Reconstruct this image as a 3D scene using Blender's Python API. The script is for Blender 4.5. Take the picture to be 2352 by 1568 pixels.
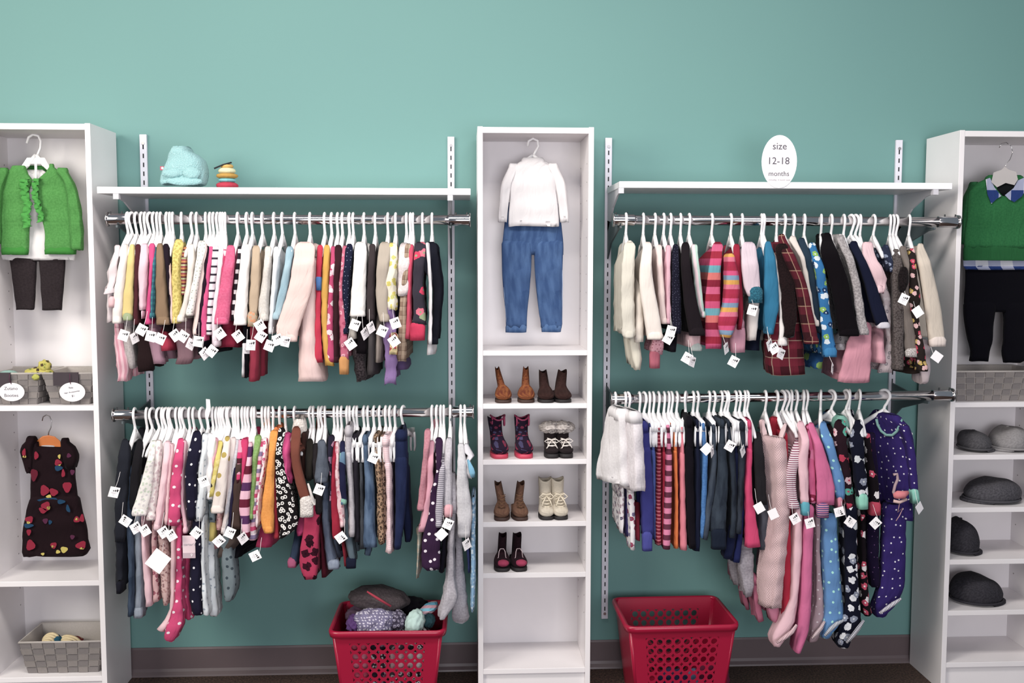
import bpy, bmesh, math, random
from mathutils import Vector, Matrix
random.seed(7)
C = bpy.context.scene.collection
for o in list(bpy.data.objects): bpy.data.objects.remove(o)

# ------------------------------------------------------------------ camera
CAM = Vector((-0.01858, -3.77011, 1.55717)); YAW, PITCH, ROLL, FPX = 0.0497332, -0.0781524, 0.0012022, 2317.64
cy, sy, cp, sp = math.cos(YAW), math.sin(YAW), math.cos(PITCH), math.sin(PITCH)
FWD = Vector((sy*cp, cy*cp, sp)); RT = Vector((cy, -sy, 0)); UP = RT.cross(FWD)
cr, sr = math.cos(ROLL), math.sin(ROLL)
RT, UP = cr*RT + sr*UP, -sr*RT + cr*UP
cam = bpy.data.cameras.new('camera'); co = bpy.data.objects.new('camera', cam); C.objects.link(co)
m = Matrix((RT, UP, -FWD)).transposed().to_4x4(); m.translation = CAM; co.matrix_world = m
cam.sensor_width = 36; cam.lens = 36*FPX/2352; cam.clip_start = 0.05
S = bpy.context.scene; S.camera = co
S.view_settings.view_transform = 'Standard'; S.view_settings.look = 'None'
S.view_settings.gamma = 1; S.view_settings.use_curve_mapping = False
S.view_settings.exposure = 0.0

def at(px, py, Y):
    """the point in the plane y=Y that the photograph shows at pixel (px, py)"""
    d = RT*((px-1176)/FPX) + UP*(-(py-784)/FPX) + FWD
    return CAM + d*((Y-CAM.y)/d.y)

# ------------------------------------------------------------------ light
w = bpy.data.worlds.new('world'); S.world = w; w.use_nodes = True
w.node_tree.nodes['Background'].inputs[0].default_value = (0.76, 0.88, 1.0, 1)
w.node_tree.nodes['Background'].inputs[1].default_value = 0.24
def area(name, loc, target, sx, sy_, power, col=(1,1,1)):
    l = bpy.data.lights.new(name, 'AREA'); l.shape = 'RECTANGLE'; l.size = sx; l.size_y = sy_; l.energy = power; l.color = col
    o = bpy.data.objects.new(name, l); C.objects.link(o); o.location = loc
    o.rotation_euler = (Vector(target)-Vector(loc)).to_track_quat('-Z', 'Y').to_euler()
area('window_light', (-3.0, -3.0, 2.5), (-0.6, 0, 1.7), 1.6, 1.6, 112, (1, 0.95, 0.86))
area('ceiling_light', (-0.5, -1.8, 3.1), (-0.5, -1.0, 0), 1.6, 0.5, 50, (1, 0.95, 0.9))
area('ceiling_light', (1.1, -1.8, 3.1), (1.1, -1.0, 0), 1.4, 0.5, 25, (1, 0.96, 0.93))
area('front_fill_light', (0.7, -5.4, 1.3), (0.3, 0, 0.6), 2.6, 1.4, 110, (0.96, 0.95, 1))  # added fill lamp behind the camera, brightens the lower front

# ------------------------------------------------------------------ materials
def lin(h):
    h = h.lstrip('#'); v = [int(h[i:i+2], 16)/255 for i in (0, 2, 4)]
    return tuple((c/12.92 if c <= .04045 else ((c+.055)/1.055)**2.4) for c in v) + (1,)
def cloth_lin(h):
    r, g, b_, _ = lin(h); y = .25*r+.6*g+.15*b_
    return tuple((c+(y-c)*.16)*.80 for c in (r, g, b_))+(1,)
class NT:
    def __init__(s, name):
        s.m = bpy.data.materials.new(name); s.m.use_nodes = True; s.t = s.m.node_tree; s.b = s.t.nodes['Principled BSDF']
    def n(s, typ, ins=None, **kw):
        x = s.t.nodes.new(typ)
        for k, v in kw.items(): setattr(x, k, v)
        for k, v in (ins or {}).items():
            if isinstance(v, bpy.types.NodeSocket): s.t.links.new(v, x.inputs[k])
            else: x.inputs[k].default_value = v
        return x
    def math(s, op, a, b=0.0, c=0.0):
        return s.n('ShaderNodeMath', {0: a, 1: b, 2: c}, operation=op).outputs[0]
    def mix(s, f, a, b):
        x = s.n('ShaderNodeMix', {'Factor': f}, data_type='RGBA')
        for i, v in ((6, a), (7, b)):
            if isinstance(v, bpy.types.NodeSocket): s.t.links.new(v, x.inputs[i])
            else: x.inputs[i].default_value = v
        return x.outputs[2]
    def out(s, sock, name='Base Color'): s.t.links.new(sock, s.b.inputs[name])
    def bump(s, h, strength, dist=.002):
        s.out(s.n('ShaderNodeBump', {'Height': h, 'Strength': strength, 'Distance': dist}).outputs[0], 'Normal')
MC = {}
def plain(name, hexc, rough=.5, metal=0, spec=.5, coat=0, noise=0, alpha=None, trans=None):
    if name in MC: return MC[name]
    t = NT(name); t.b.inputs['Roughness'].default_value = rough; t.b.inputs['Metallic'].default_value = metal
    t.b.inputs['Specular IOR Level'].default_value = spec; t.b.inputs['Coat Weight'].default_value = coat
    c = lin(hexc); t.b.inputs['Base Color'].default_value = c
    if noise:
        co_ = t.n('ShaderNodeTexCoord').outputs['Object']
        nz = t.n('ShaderNodeTexNoise', {'Vector': co_, 'Scale': noise, 'Detail': 4.0}).outputs[0]
        t.out(t.mix(nz, tuple(x*.88 for x in c[:3])+(1,), tuple(min(1, x*1.1) for x in c[:3])+(1,))); t.bump(nz, .15)
    if trans: t.b.inputs['Transmission Weight'].default_value = trans
    MC[name] = t.m; return t.m
def fab(spec):
    """'kind:#base,#second,#third,scale' -> procedural cloth; u,v are metres on the cloth"""
    if spec in MC: return MC[spec]
    kind, a = (spec.split(':')+[''])[:2]
    if kind.startswith('#'): a = kind; kind = 'solid'
    a = a.split(','); cols = [cloth_lin(x) for x in a if x.startswith('#')]; nums = [float(x) for x in a if x and not x.startswith('#')]
    t = NT('cloth_'+kind); t.b.inputs['Roughness'].default_value = .92; t.b.inputs['Specular IOR Level'].default_value = .06
    t.b.inputs['Sheen Weight'].default_value = .02
    uv = t.n('ShaderNodeTexCoord').outputs['UV']; sx = t.n('ShaderNodeSeparateXYZ', {0: uv}); U, V = sx.outputs[0], sx.outputs[1]
    base = cols[0]; sc = nums[0] if nums else 1
    fine = t.n('ShaderNodeTexNoise', {'Vector': uv, 'Scale': 320.0, 'Detail': 2.0}).outputs[0]
    big = t.n('ShaderNodeTexNoise', {'Vector': uv, 'Scale': 9.0, 'Detail': 3.0}).outputs[0]
    col = base; bs, bh = .12, fine
    def vor(scale, rnd=.75): return t.n('ShaderNodeTexVoronoi', {'Vector': uv, 'Scale': scale, 'Randomness': rnd}, voronoi_dimensions='2D')
    def lt(x, v): return t.math('LESS_THAN', x, v)
    def gt(x, v): return t.math('GREATER_THAN', x, v)
    if kind == 'dots':      # small regular spots
        th = nums[1] if len(nums) > 1 else .2; v = vor((sc or 40)*1.18, .6); th = th*.78 if th < .25 else th
        col = t.mix(lt(v.outputs['Distance'], th), base, cols[1])
    elif kind == 'floral':
        v = vor(sc, 1); r = t.n('ShaderNodeSeparateColor', {0: v.outputs['Color']})
        wob = t.math('ADD', v.outputs['Distance'], t.math('MULTIPLY', t.math('SUBTRACT', t.n('ShaderNodeTexNoise', {'Vector': uv, 'Scale': sc*3}).outputs[0], .5), .5))
        c = t.mix(gt(r.outputs[0], .55), cols[1], cols[2] if len(cols) > 2 else cols[1])
        if len(cols) > 3: c = t.mix(gt(r.outputs[1], .66), c, cols[3])
        f = t.math('MULTIPLY', lt(wob, .37), gt(r.outputs[2], .3))
        col = t.mix(f, base, c)
        col = t.mix(t.math('MULTIPLY', lt(v.outputs['Distance'], .1), f), col, cols[-1])
    elif kind == 'rings':   # leopard rosettes
        v = vor(sc, .9); nz = t.n('ShaderNodeTexNoise', {'Vector': uv, 'Scale': sc*1.6}).outputs[0]
        dd = t.math('ADD', v.outputs['Distance'], t.math('MULTIPLY', t.math('SUBTRACT', nz, .5), .35)); f = t.math('MULTIPLY', gt(dd, .13), lt(dd, .36))
        col = t.mix(f, base, cols[1])
    elif kind == 'hstripe' or kind == 'vstripe':
        x = t.math('FRACT', t.math('MULTIPLY', V if kind[0] == 'h' else U, sc))
        duty = nums[1] if len(nums) > 1 else .5
        if len(cols) > 2:
            rmp = t.n('ShaderNodeValToRGB', {0: x}); rmp.color_ramp.interpolation = 'CONSTANT'
            e = rmp.color_ramp.elements; e[0].color = cols[0]; e[1].position = 1/len(cols); e[1].color = cols[1]
            for i in range(2, len(cols)): k = e.new(i/len(cols)); k.color = cols[i]
            col = rmp.outputs[0]
        else: col = t.mix(gt(x, duty), base, cols[1])
    elif kind == 'plaid':
        fx = t.math('FRACT', t.math('MULTIPLY', U, sc)); fy = t.math('FRACT', t.math('MULTIPLY', V, sc))
        col = t.mix(t.math('MULTIPLY', gt(fx, .55), .6), base, cols[1]); col = t.mix(t.math('MULTIPLY', gt(fy, .55), .6), col, cols[1])
        if len(cols) > 2:
            col = t.mix(t.math('MULTIPLY', t.math('ADD', lt(fx, .05), lt(fy, .05)), .7), col, cols[2])
    elif kind == 'gingham':
        fx = gt(t.math('FRACT', t.math('MULTIPLY', U, sc)), .5); fy = gt(t.math('FRACT', t.math('MULTIPLY', V, sc)), .5)
        s2 = t.math('MULTIPLY', t.math('ADD', fx, fy), .5); col = t.mix(s2, base, cols[1])
        if len(cols) > 2: col = t.mix(t.math('MULTIPLY', fx, fy), col, cols[2])
    elif kind == 'denim':
        nz = t.n('ShaderNodeTexNoise', {'Vector': t.n('ShaderNodeMapping', {'Vector': uv, 'Scale': (1, .25, 1)}).outputs[0], 'Scale': 45.0, 'Detail': 5.0}).outputs[0]
        c2 = cols[1] if len(cols) > 1 else tuple(min(1, x*1.8+.02) for x in base[:3])+(1,)
        col = t.mix(t.n('ShaderNodeMapRange', {0: nz, 1: .38, 2: .68}).outputs[0], base, c2)
        col = t.mix(t.math('MULTIPLY', gt(big, .55), .25), col, c2); bs = .3
    elif kind == 'heather':
        nz = t.n('ShaderNodeTexNoise', {'Vector': uv, 'Scale': 150.0, 'Detail': 3.0}).outputs[0]
        col = t.mix(t.n('ShaderNodeMapRange', {0: nz, 1: .35, 2: .65}).outputs[0], base, cols[1])
    elif kind == 'fleece':
        v = vor(sc if nums else 160, 1).outputs['Distance']; c2 = cols[1] if len(cols) > 1 else base
        col = t.mix(v, c2, base); bs, bh = .9, v
        t.b.inputs['Sheen Weight'].default_value = .08
    elif kind == 'knit':
        x = t.math('SINE', t.math('MULTIPLY', U, 900.0)); bs, bh = .5, x
        y = t.math('SINE', t.math('MULTIPLY', V, 700.0)); bh = t.math('MULTIPLY', x, y)
        if len(cols) > 1: col = t.mix(t.math('MULTIPLY', t.math('ADD', bh, 1), .5), base, cols[1])
    if isinstance(col, tuple):
        col = t.mix(t.math('MULTIPLY', big, .5), tuple(min(1, x*1.05) for x in base[:3])+(1,), tuple(x*.82 for x in base[:3])+(1,))
    wr = t.n('ShaderNodeTexNoise', {'Vector': t.n('ShaderNodeMapping', {'Vector': uv, 'Scale': (1, .3, 1)}).outputs[0], 'Scale': 34.0, 'Detail': 3.0, 'Distortion': .8}).outputs[0]
    t.out(col); t.bump(t.math('ADD', t.math('MULTIPLY', bh, bs), t.math('MULTIPLY', wr, 2.6)), .75, .0022)
    MC[spec] = t.m; return t.m

WHITE = plain('white_laminate', '#e5e0e1', .38, noise=3)
WPLAS = plain('white_plastic', '#f1eff0', .3)
CHROME = plain('chrome', '#d8d4d6', .12, metal=1)
CHROME2 = plain('brushed_steel', '#bcb8b8', .28, metal=1)
DARK = plain('dark_metal', '#26282a', .5)
STEELW = plain('white_painted_steel', '#d5d3dc', .45)
BLACK = plain('slot_black', '#1b1b20', .8)
PAPER = plain('tag_paper', '#f6f1f2', .7)
INK = plain('black_ink', '#1c1a1e', .8)
GINK = plain('grey_ink', '#a9a4aa', .8)
TINK = plain('sign_ink', '#55505a', .8)

# ------------------------------------------------------------------ helpers
def mesh(name, verts, faces, mat=None, parent=None, uvs=None, luv=None, smooth=True, mats=None, fm=None):
    me = bpy.data.meshes.new(name); me.from_pydata([tuple(v) for v in verts], [], faces)
    if uvs:
        l = me.uv_layers.new(name='UVMap').data
        flat = []
        for lp in me.loops: flat += uvs[lp.vertex_index]
        l.foreach_set('uv', flat)
    if luv: me.uv_layers.new(name='UVMap').data.foreach_set('uv', luv)
    if mats:
        for x in mats: me.materials.append(x)
        if fm: me.polygons.foreach_set('material_index', fm)
    elif mat: me.materials.append(mat)
    if smooth: me.polygons.foreach_set('use_smooth', [True]*len(me.polygons))
    o = bpy.data.objects.new(name, me); C.objects.link(o)
    if parent: o.parent = parent; o.matrix_parent_inverse = Matrix.Translation(-parent.location) if parent.type == 'EMPTY' and parent.rotation_euler[2] == 0 else Matrix()
    return o
def thing(name, label, cat, loc=(0,0,0), group=None):
    o = bpy.data.objects.new(name, None); C.objects.link(o); o.empty_display_size = .02; o.location = loc
    o['label'] = label; o['category'] = cat
    if group: o['group'] = group
    return o
def tag(o, label, cat, group=None):
    o['label'] = label; o['category'] = cat
    if group: o['group'] = group
    return o
class MB:
    """collects simple shapes into one mesh, world coordinates"""
    def __init__(s): s.v = []; s.f = []
    def add(s, v, f): k = len(s.v); s.v += [Vector(x) for x in v]; s.f += [tuple(i+k for i in q) for q in f]; return s
    def box(s, a, b, M=None):
        (x0, y0, z0), (x1, y1, z1) = a, b
        v = [(x0,y0,z0),(x1,y0,z0),(x1,y1,z0),(x0,y1,z0),(x0,y0,z1),(x1,y0,z1),(x1,y1,z1),(x0,y1,z1)]
        if M: v = [M @ Vector(q) for q in v]
        return s.add(v, [(0,3,2,1),(4,5,6,7),(0,1,5,4),(1,2,6,5),(2,3,7,6),(3,0,4,7)])
    def tube(s, pts, r, n=8, close=False, rs=None, flat=1.0):
        pts = [Vector(p) for p in pts]; K = len(pts); rings = []; prev = None
        for i, p in enumerate(pts):
            if close: d = pts[(i+1) % K]-pts[i-1]
            else: d = pts[min(i+1, K-1)]-pts[max(i-1, 0)]
            d.normalize()
            if prev is None: nrm = d.orthogonal().normalized() if abs(d.x) > .9 else d.cross(Vector((1,0,0))).normalized()
            else: nrm = (prev-d*prev.dot(d)).normalized()
            prev = nrm; b = d.cross(nrm); rr = rs[i] if rs else r
            rings.append([p+nrm*(rr*math.cos(2*math.pi*j/n))+b*(rr*flat*math.sin(2*math.pi*j/n)) for j in range(n)])
        v = [q for R_ in rings for q in R_]; f = []
        for i in range(K if close else K-1):
            for j in range(n):
                a, b_, c, d_ = i*n+j, i*n+(j+1) % n, ((i+1) % K)*n+(j+1) % n, ((i+1) % K)*n+j
                f.append((a, b_, c, d_))
        if not close: f.append(tuple(reversed(range(n)))); f.append(tuple((K-1)*n+j for j in range(n)))
        return s.add(v, f)
    def build(s, name, mat, parent=None, smooth=False, bevel=0):
        o = mesh(name, s.v, s.f, mat, parent, smooth=smooth)
        if bevel:
            md = o.modifiers.new('bevel', 'BEVEL'); md.width = bevel; md.segments = 2; md.limit_method = 'ANGLE'
        return o
def text(s, size, loc, mat, parent, name='lettering', rot=0.0, bold=0.0):
    cu = bpy.data.curves.new(name, 'FONT'); cu.body = s; cu.size = size; cu.align_x = 'CENTER'; cu.align_y = 'CENTER'; cu.extrude = .0003; cu.offset = bold; cu.resolution_u = 3
    o = bpy.data.objects.new(name, cu); C.objects.link(o)
    me = bpy.data.meshes.new_from_object(o.evaluated_get(bpy.context.evaluated_depsgraph_get()))
    bpy.data.objects.remove(o); me.materials.clear(); me.materials.append(mat)
    me.transform(Matrix.Translation(loc) @ Matrix.Rotation(rot, 4, 'Y') @ Matrix.Rotation(math.pi/2, 4, 'X'))
    o = bpy.data.objects.new(name, me); C.objects.link(o)
    if parent: o.parent = parent; o.matrix_parent_inverse = Matrix.Translation(-parent.location) if parent.type == 'EMPTY' else Matrix()
    return o

# ------------------------------------------------------------------ setting
def struct(o): o['kind'] = 'structure'; return o
t = NT('teal_wall_paint'); t.b.inputs['Roughness'].default_value = .62; t.b.inputs['Specular IOR Level'].default_value = .3
cc = t.n('ShaderNodeTexCoord').outputs['Object']
nz = t.n('ShaderNodeTexNoise', {'Vector': cc, 'Scale': 220.0, 'Detail': 3.0}).outputs[0]
nb = t.n('ShaderNodeTexNoise', {'Vector': cc, 'Scale': 1.2, 'Detail': 2.0}).outputs[0]
t.out(t.mix(nb, lin('#668c8a'), lin('#6b938e'))); t.bump(nz, .12, .001); WALL = t.m
struct(MB().box((-3.4, 0, 0), (3.6, .12, 3.3)).build('wall_back', WALL))
t = NT('brown_carpet'); t.b.inputs['Roughness'].default_value = .95
cc = t.n('ShaderNodeTexCoord').outputs['Object']
v1 = t.n('ShaderNodeTexNoise', {'Vector': cc, 'Scale': 130.0, 'Detail': 4.0}).outputs[0]
t.out(t.mix(t.n('ShaderNodeMapRange', {0: v1, 1: .35, 2: .65}).outputs[0], lin('#2a1e1a'), lin('#5a443a'))); t.bump(v1, .8, .004)
struct(MB().box((-3.4, -6, -.05), (3.6, .12, 0)).build('floor', t.m))
BB = plain('vinyl_baseboard', '#5d5052', .45, noise=8)
b = MB()
prof = [(0, 0), (-.022, 0), (-.02, .006), (-.011, .016), (-.007, .026), (-.006, .1), (-.003, .107), (0, .107)]
b.add([(x, y, z) for x in (-3.4, 3.6) for y, z in prof], [(i, i+1, i+9, i+8) for i in range(7)] + [tuple(range(7, -1, -1)), tuple(range(8, 16))])
struct(b.build('baseboard_back', BB))
# ------------------------------------------------------------------ cabinets
HOLE = plain('peg_hole', '#77706f', .8)
def bookcase(x0, shelves, label, top=2.02, wd=.40, D=.28, drop=0):
    t_ = thing('bookcase', label, 'bookcase', (x0+wd/2, -D/2, 0)); yb = -.024
    th = .018
    for xa in (x0, x0+wd-th):
        MB().box((xa, -D, 0), (xa+th, yb, top)).build('side_panel', WHITE, t_, bevel=.001)
    MB().box((x0+th, yb-.004, .06), (x0+wd-th, yb-.001, top-.005)).build('back_panel', WHITE, t_)
    MB().box((x0+th, -D+.001, top-.022), (x0+wd-th, yb-.005, top-.002)).build('top_panel', WHITE, t_, bevel=.001)
    MB().box((x0+th, -D+.012, 0), (x0+wd-th, -D+.028, shelves[-1]-.018)).build('plinth', WHITE, t_)
    for z in shelves:
        MB().box((x0+th, -D+.001, z-.018), (x0+wd-th, yb-.005, z)).build('shelf', WHITE, t_, bevel=.001)
    h = MB()
    for z in [k*.064+.3 for k in range(26)]:
        for xa in (x0+th, x0+wd-th):
            for yy in (-.235, -.06):
                if min(abs(z-s) for s in shelves) > .025: h.box((xa-.0006, yy-.002, z-.002), (xa+.0006, yy+.002, z+.002))
    o = h.build('peg_holes', HOLE, t_); o['kind'] = 'stuff'
    return t_
XL, XC, XR = -1.2604, .0363, 1.7222
bookcase(XL-.40, [1.068, .456, .115], 'tall white bookcase at left holding the green cardigan outfit and black floral dress')
bookcase(XC, [1.252, 1.066, .868, .646, .462, .113], 'narrow white bookcase in the middle holding the small boots')
bookcase(XR, [1.061, .871, .679, .488, .299, .105], 'tall white bookcase at right holding flat caps and green sweater outfit')

# slotted wall standards, shelves, brackets
for x, zb, lab in ((-1.169, .62, 'slotted white wall standard at far left, beside the left bookcase'), (-.057, .62, 'slotted white wall standard just left of the middle bookcase'),
               (.526, .194, 'slotted white wall standard just right of the middle bookcase'), (1.624, .62, 'slotted wall standard at far right, beside the right bookcase')):
    t_ = thing('wall_standard', lab, 'shelf rail', (x, -.006, zb), 'slotted standards on the teal wall')
    MB().box((x-.0125, -.013, zb), (x+.0125, -.0015, 2.017)).build('channel', STEELW, t_, bevel=.001)
    s_ = MB(); z = zb+.04
    while z < 1.99: s_.box((x-.0022, -.0137, z-.008), (x+.0022, -.012, z+.008)); z += .032
    s_.build('slots', BLACK, t_)['kind'] = 'stuff'
    q = MB()
    for z in ([1.985, .215, 1.02, 1.075] if x > .5 and x < .6 else [1.985]):
        q.tube([(x, -.0125, z), (x, -.0165, z)], .0055, 10)
    q.build('screw', CHROME2, t_)
for x0, x1, z, lab in ((-1.232, .012, 1.796, 'long white wall shelf above the upper left rail'), (.52, 1.684, 1.823, 'long white wall shelf above the upper right rail')):
    o = MB().box((x0, -.315, z-.011), (x1, -.022, z+.011)).build('wall_shelf', plain('white_shelf', '#efeef0', .4), bevel=.0015); tag(o, lab, 'shelf')
BR = plain('bracket_white', '#c9c6cc', .45)
def bracket(x, z, lab):
    t_ = thing('shelf_bracket', lab, 'bracket', (x, -.02, z), 'brackets under the wall shelves')
    pr = [(-.014, z-.011), (-.30, z-.011), (-.30, z-.025), (-.24, z-.034), (-.14, z-.07), (-.06, z-.13), (-.03, z-.15), (-.014, z-.15)]
    n = len(pr); MB().add([(x+dx, y, zz) for dx in (-.003, .003) for y, zz in pr], [tuple(range(n-1, -1, -1)), tuple(range(n, 2*n))] + [(i, (i+1) % n, n+(i+1) % n, n+i) for i in range(n)]).build('arm', BR, t_)
    MB().box((x-.009, -.32, z-.03), (x+.009, -.30, z-.012)).build('front_clip', BR, t_)
for x, z, l in ((-1.169, 1.796, 'white shelf bracket at far left, under the left shelf'), (-.057, 1.796, 'white shelf bracket under the left shelf, beside middle bookcase'), (.526, 1.823, 'white shelf bracket under the right shelf, beside middle bookcase'), (1.624, 1.823, 'white shelf bracket at far right, under the right shelf')):
    bracket(x, z, l)

RODS = {'UL': (-1.207, .012, 1.700, 1.701), 'LL': (-1.205, .022, 1.038, 1.041), 'UR': (.50, 1.718, 1.703, 1.700), 'LR': (.498, 1.719, 1.083, 1.091)}
RN = {'UL': 'upper left rail', 'LL': 'lower left rail', 'UR': 'upper right rail', 'LR': 'lower right rail'}
RY = -.30
def rodz(k, x): a = RODS[k]; return a[2]+(a[3]-a[2])*(x-a[0])/(a[1]-a[0])
for k, (x0, x1, z0, z1) in RODS.items():
    t_ = thing('clothes_rail', 'chrome tubular clothes rail, the '+RN[k].replace(' rail', '')+' one, full of hangers', 'clothes rail', ((x0+x1)/2, RY, z0))
    MB().tube([(x0+.02, RY, z0), (x1-.02, RY, z1)], .0165, 24).build('tube', CHROME, t_, True)
    for xa, xb in ((x0, x0+.075), (x1, x1-.075)):
        MB().tube([(xa, RY, rodz(k, xa)), (xb, RY, rodz(k, xb))], .0195, 24).build('end_sleeve', CHROME, t_, True, bevel=.001)
        sg = 1 if xb > xa else -1
        MB().tube([(xa, RY, rodz(k, xa)), (xa+.005*sg, RY, rodz(k, xa))], .024, 24).build('end_flange', CHROME2, t_, True)
        s_ = MB()
        for dx in (.012, .05): s_.tube([(xa+dx*sg, RY, rodz(k, xa)+.018), (xa+dx*sg, RY, rodz(k, xa)+.026)], .0028, 8)
        s_.build('set_screw', DARK, t_)
    for xs in ((-1.169, -.057) if k[1] == 'L' else (.526, 1.624)):
        z = rodz(k, xs); a = MB()
        pr = [(-.015, z+.01), (-.28, z-.018), (-.32, z-.02), (-.32, z-.028), (-.27, z-.032), (-.10, z-.075), (-.015, z-.13)]
        n = len(pr); a.add([(xs+dx, y, zz) for dx in (-.003, .003) for y, zz in pr], [tuple(range(n-1, -1, -1)), tuple(range(n, 2*n))] + [(i, (i+1) % n, n+(i+1) % n, n+i) for i in range(n)])
        a.build('support_arm', plain('rail_arm', '#4c5458', .5), t_)

# ------------------------------------------------------------------ cloth lofts
def smoothrows(rows, step):
    """rows: list of tuples with the first value the pixel height; Catmull-Rom resampling"""
    rows = [tuple(map(float, r)) for r in rows]; out = []
    for i in range(len(rows)-1):
        p0 = rows[max(i-1, 0)]; p1 = rows[i]; p2 = rows[i+1]; p3 = rows[min(i+2, len(rows)-1)]
        n = max(1, int(round(abs(p2[0]-p1[0])/step)))
        for j in range(n):
            u = j/n
            q = []
            for a, b_, c, d in zip(p0, p1, p2, p3):
                m1 = (c-a)/2 if i else (c-b_); m2 = (d-b_)/2 if i+2 < len(rows) else (c-b_)
                m1 = max(-abs(c-b_)*2-4, min(abs(c-b_)*2+4, m1)); m2 = max(-abs(c-b_)*2-4, min(abs(c-b_)*2+4, m2))
                q.append((2*u**3-3*u*u+1)*b_+(u**3-2*u*u+u)*m1+(-2*u**3+3*u*u)*c+(u**3-u*u)*m2)
            q[0] = p1[0]+(p2[0]-p1[0])*u
            out.append(tuple(q))
    out.append(rows[-1]); return out
def P(s): return [tuple(float(x) for x in r.split()) for r in s.split(';') if r.strip()]
def loftsec(name, secs, mat, parent, n=22, amp=.003, seed=0, hem=True, closed=False, nose=.5):
    """secs: (front Vector, tail Vector, front half width, tail half width); cross sections in the horizontal plane"""
    rnd = random.Random(seed); ph = [rnd.uniform(0, 6.28) for _ in range(6)]; k1 = rnd.uniform(170, 260); k2 = rnd.uniform(60, 120)
    if hem or closed:
        A, B, ha, hb = secs[0]; m_ = (A+B)/2; up = min(ha*.9, .016); add = []
        for s_, q_, dz in ((.45, .8, 1.0), (.8, .93, .6)): add.append((m_+(A-m_)*q_+Vector((0, 0, up*dz)), m_+(B-m_)*q_+Vector((0, 0, up*dz)), ha*s_, hb*s_))
        secs = add+list(secs)
    V, F, UV = [], [], []; K = len(secs)
    for i, (A, B, ha, hb) in enumerate(secs):
        t_ = i/max(1, K-1); ax = (B-A); ax.z = 0; L = max(ax.length, 1e-4); d = ax/L; nn = Vector((-d.y, d.x, 0)); arc = 0; last = None
        row = []
        for j in range(n):
            a = 2*math.pi*j/n+math.pi; ca, sa = math.cos(a), math.sin(a)
            s_ = .5-.5*math.copysign(abs(ca)**nose, ca)          # 0 at front .. 1 at tail
            hw = ha+(hb-ha)*s_; wv = math.copysign(abs(sa)**.6, sa)
            p = A+ax*s_+nn*(hw*wv)
            if last is not None: arc += (p-last).length
            else: first = p.copy()
            last = p.copy(); row.append((arc+ph[5], p.z))
            g = .35+.65*t_
            dsp = amp*g*(math.sin(k1*(s_*L)+ph[0]+sa*1.3+p.z*5)+.6*math.sin(k2*p.z+ph[1]+s_*4)*.5+.4*math.sin(k2*1.7*(p.z+s_*L)+ph[2]))
            p = p+nn*(dsp*wv)+Vector((0, -amp*.7*math.sin(k2*.8*p.z+ph[3]+a), amp*.5*math.sin(a*3+ph[4]) if t_ > .9 else 0))
            V.append(p)
        row.append((arc+(last-first).length+ph[5], p.z)); UV.append(row)
    def uvshift(r): # keep the cloth coordinate steady along the front edge of the garment
        c = r[n//2][0]; return [(u-c, v) for u, v in r]
    UV = [uvshift(r) for r in UV]
    LU = []
    def band(r0, i0, r1, i1):
        for j in range(n):
            F.append((i0+j, i0+(j+1) % n, i1+(j+1) % n, i1+j)); LU.extend([*r0[j], *r0[j+1], *r1[j+1], *r1[j]])
    for i in range(1, K): band(UV[i-1], (i-1)*n, UV[i], i*n)
    F.append(tuple(range(n)))
    for j in range(n): LU.extend(UV[0][j])
    def ring(sc, dz):
        base = len(V); A, B, ha, hb = secs[-1]; c = (A+B)/2
        for j in range(n):
            q = V[(K-1)*n+j]; r = c+(q-c)*sc; V.append(Vector((r.x, r.y, q.z+dz)))
        UV.append([(u, v+dz) for u, v in UV[K-1]]); band(UV[-2], base-n, UV[-1], base)
    if closed:
        hh = secs[-1][2]
        ring(.86, -hh*.45); ring(.55, -hh*.8)
    elif hem: ring(.9, .0006); ring(.82, .02)
    F.append(tuple(reversed(range(len(V)-n, len(V)))))
    for j in reversed(range(n)): LU.extend(UV[-1][j])
    return mesh(name, V, F, mat, parent, luv=LU)
SEED = [100]
def strip(name, mat, rows, parent, Yf, dep, hx=None, topY=None, amp=.0025, closed=False, tail=.007, shoulder=.055, step=12, broad=None, hem=True, n=22):
    """front edge follows rows (pixel y, xl, xr) in plane Yf, body runs dep metres to the back along the hanger"""
    SEED[0] += 1; secs = []; rr = smoothrows(rows, step); z0 = at(rr[0][1], rr[0][0], Yf).z; x0 = None
    for r in rr:
        if broad:
            A = at(r[1], r[0], broad[0]); B = at(r[2], r[0], broad[1]); A, B = (B, A) if broad[1] < broad[0] else (A, B)
            B.z = A.z; h = broad[2]/2; e = .5*min(1, .35+(z0-A.z)/.05); secs.append((A, B, h, h*.8)); continue
        zz = at(r[1], r[0], Yf).z; q = 1.0
        if topY is not None: q = min(1, .25+.75*(max(0, z0-zz)/shoulder)**.8) if shoulder else 1
        mid = RY if topY is None else topY
        yf = mid+(Yf-mid)*q if topY is not None else Yf
        A = at(r[1], r[0], yf); B = at(r[2], r[0], yf); X = (A.x+B.x)/2; h = (B.x-A.x)/2; z = (A.z+B.z)/2
        if x0 is None: x0 = X
        yt = (mid+(Yf+dep-mid)*q) if topY is not None else Yf+dep
        if hx is not None:
            L = (RY-Yf); sk = (hx-x0)/max(L, .05); xt = x0+sk*(yt-yf)*.85+.45*(X-x0)
        else: xt = X
        nose_r = min(h, .02)
        secs.append((Vector((X, yf, z)), Vector((xt, yt, z)), h, min(h, tail) if tail else h))
    return loftsec(name, secs, mat, parent, n=n, amp=amp, seed=SEED[0], closed=closed, hem=hem)
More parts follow.
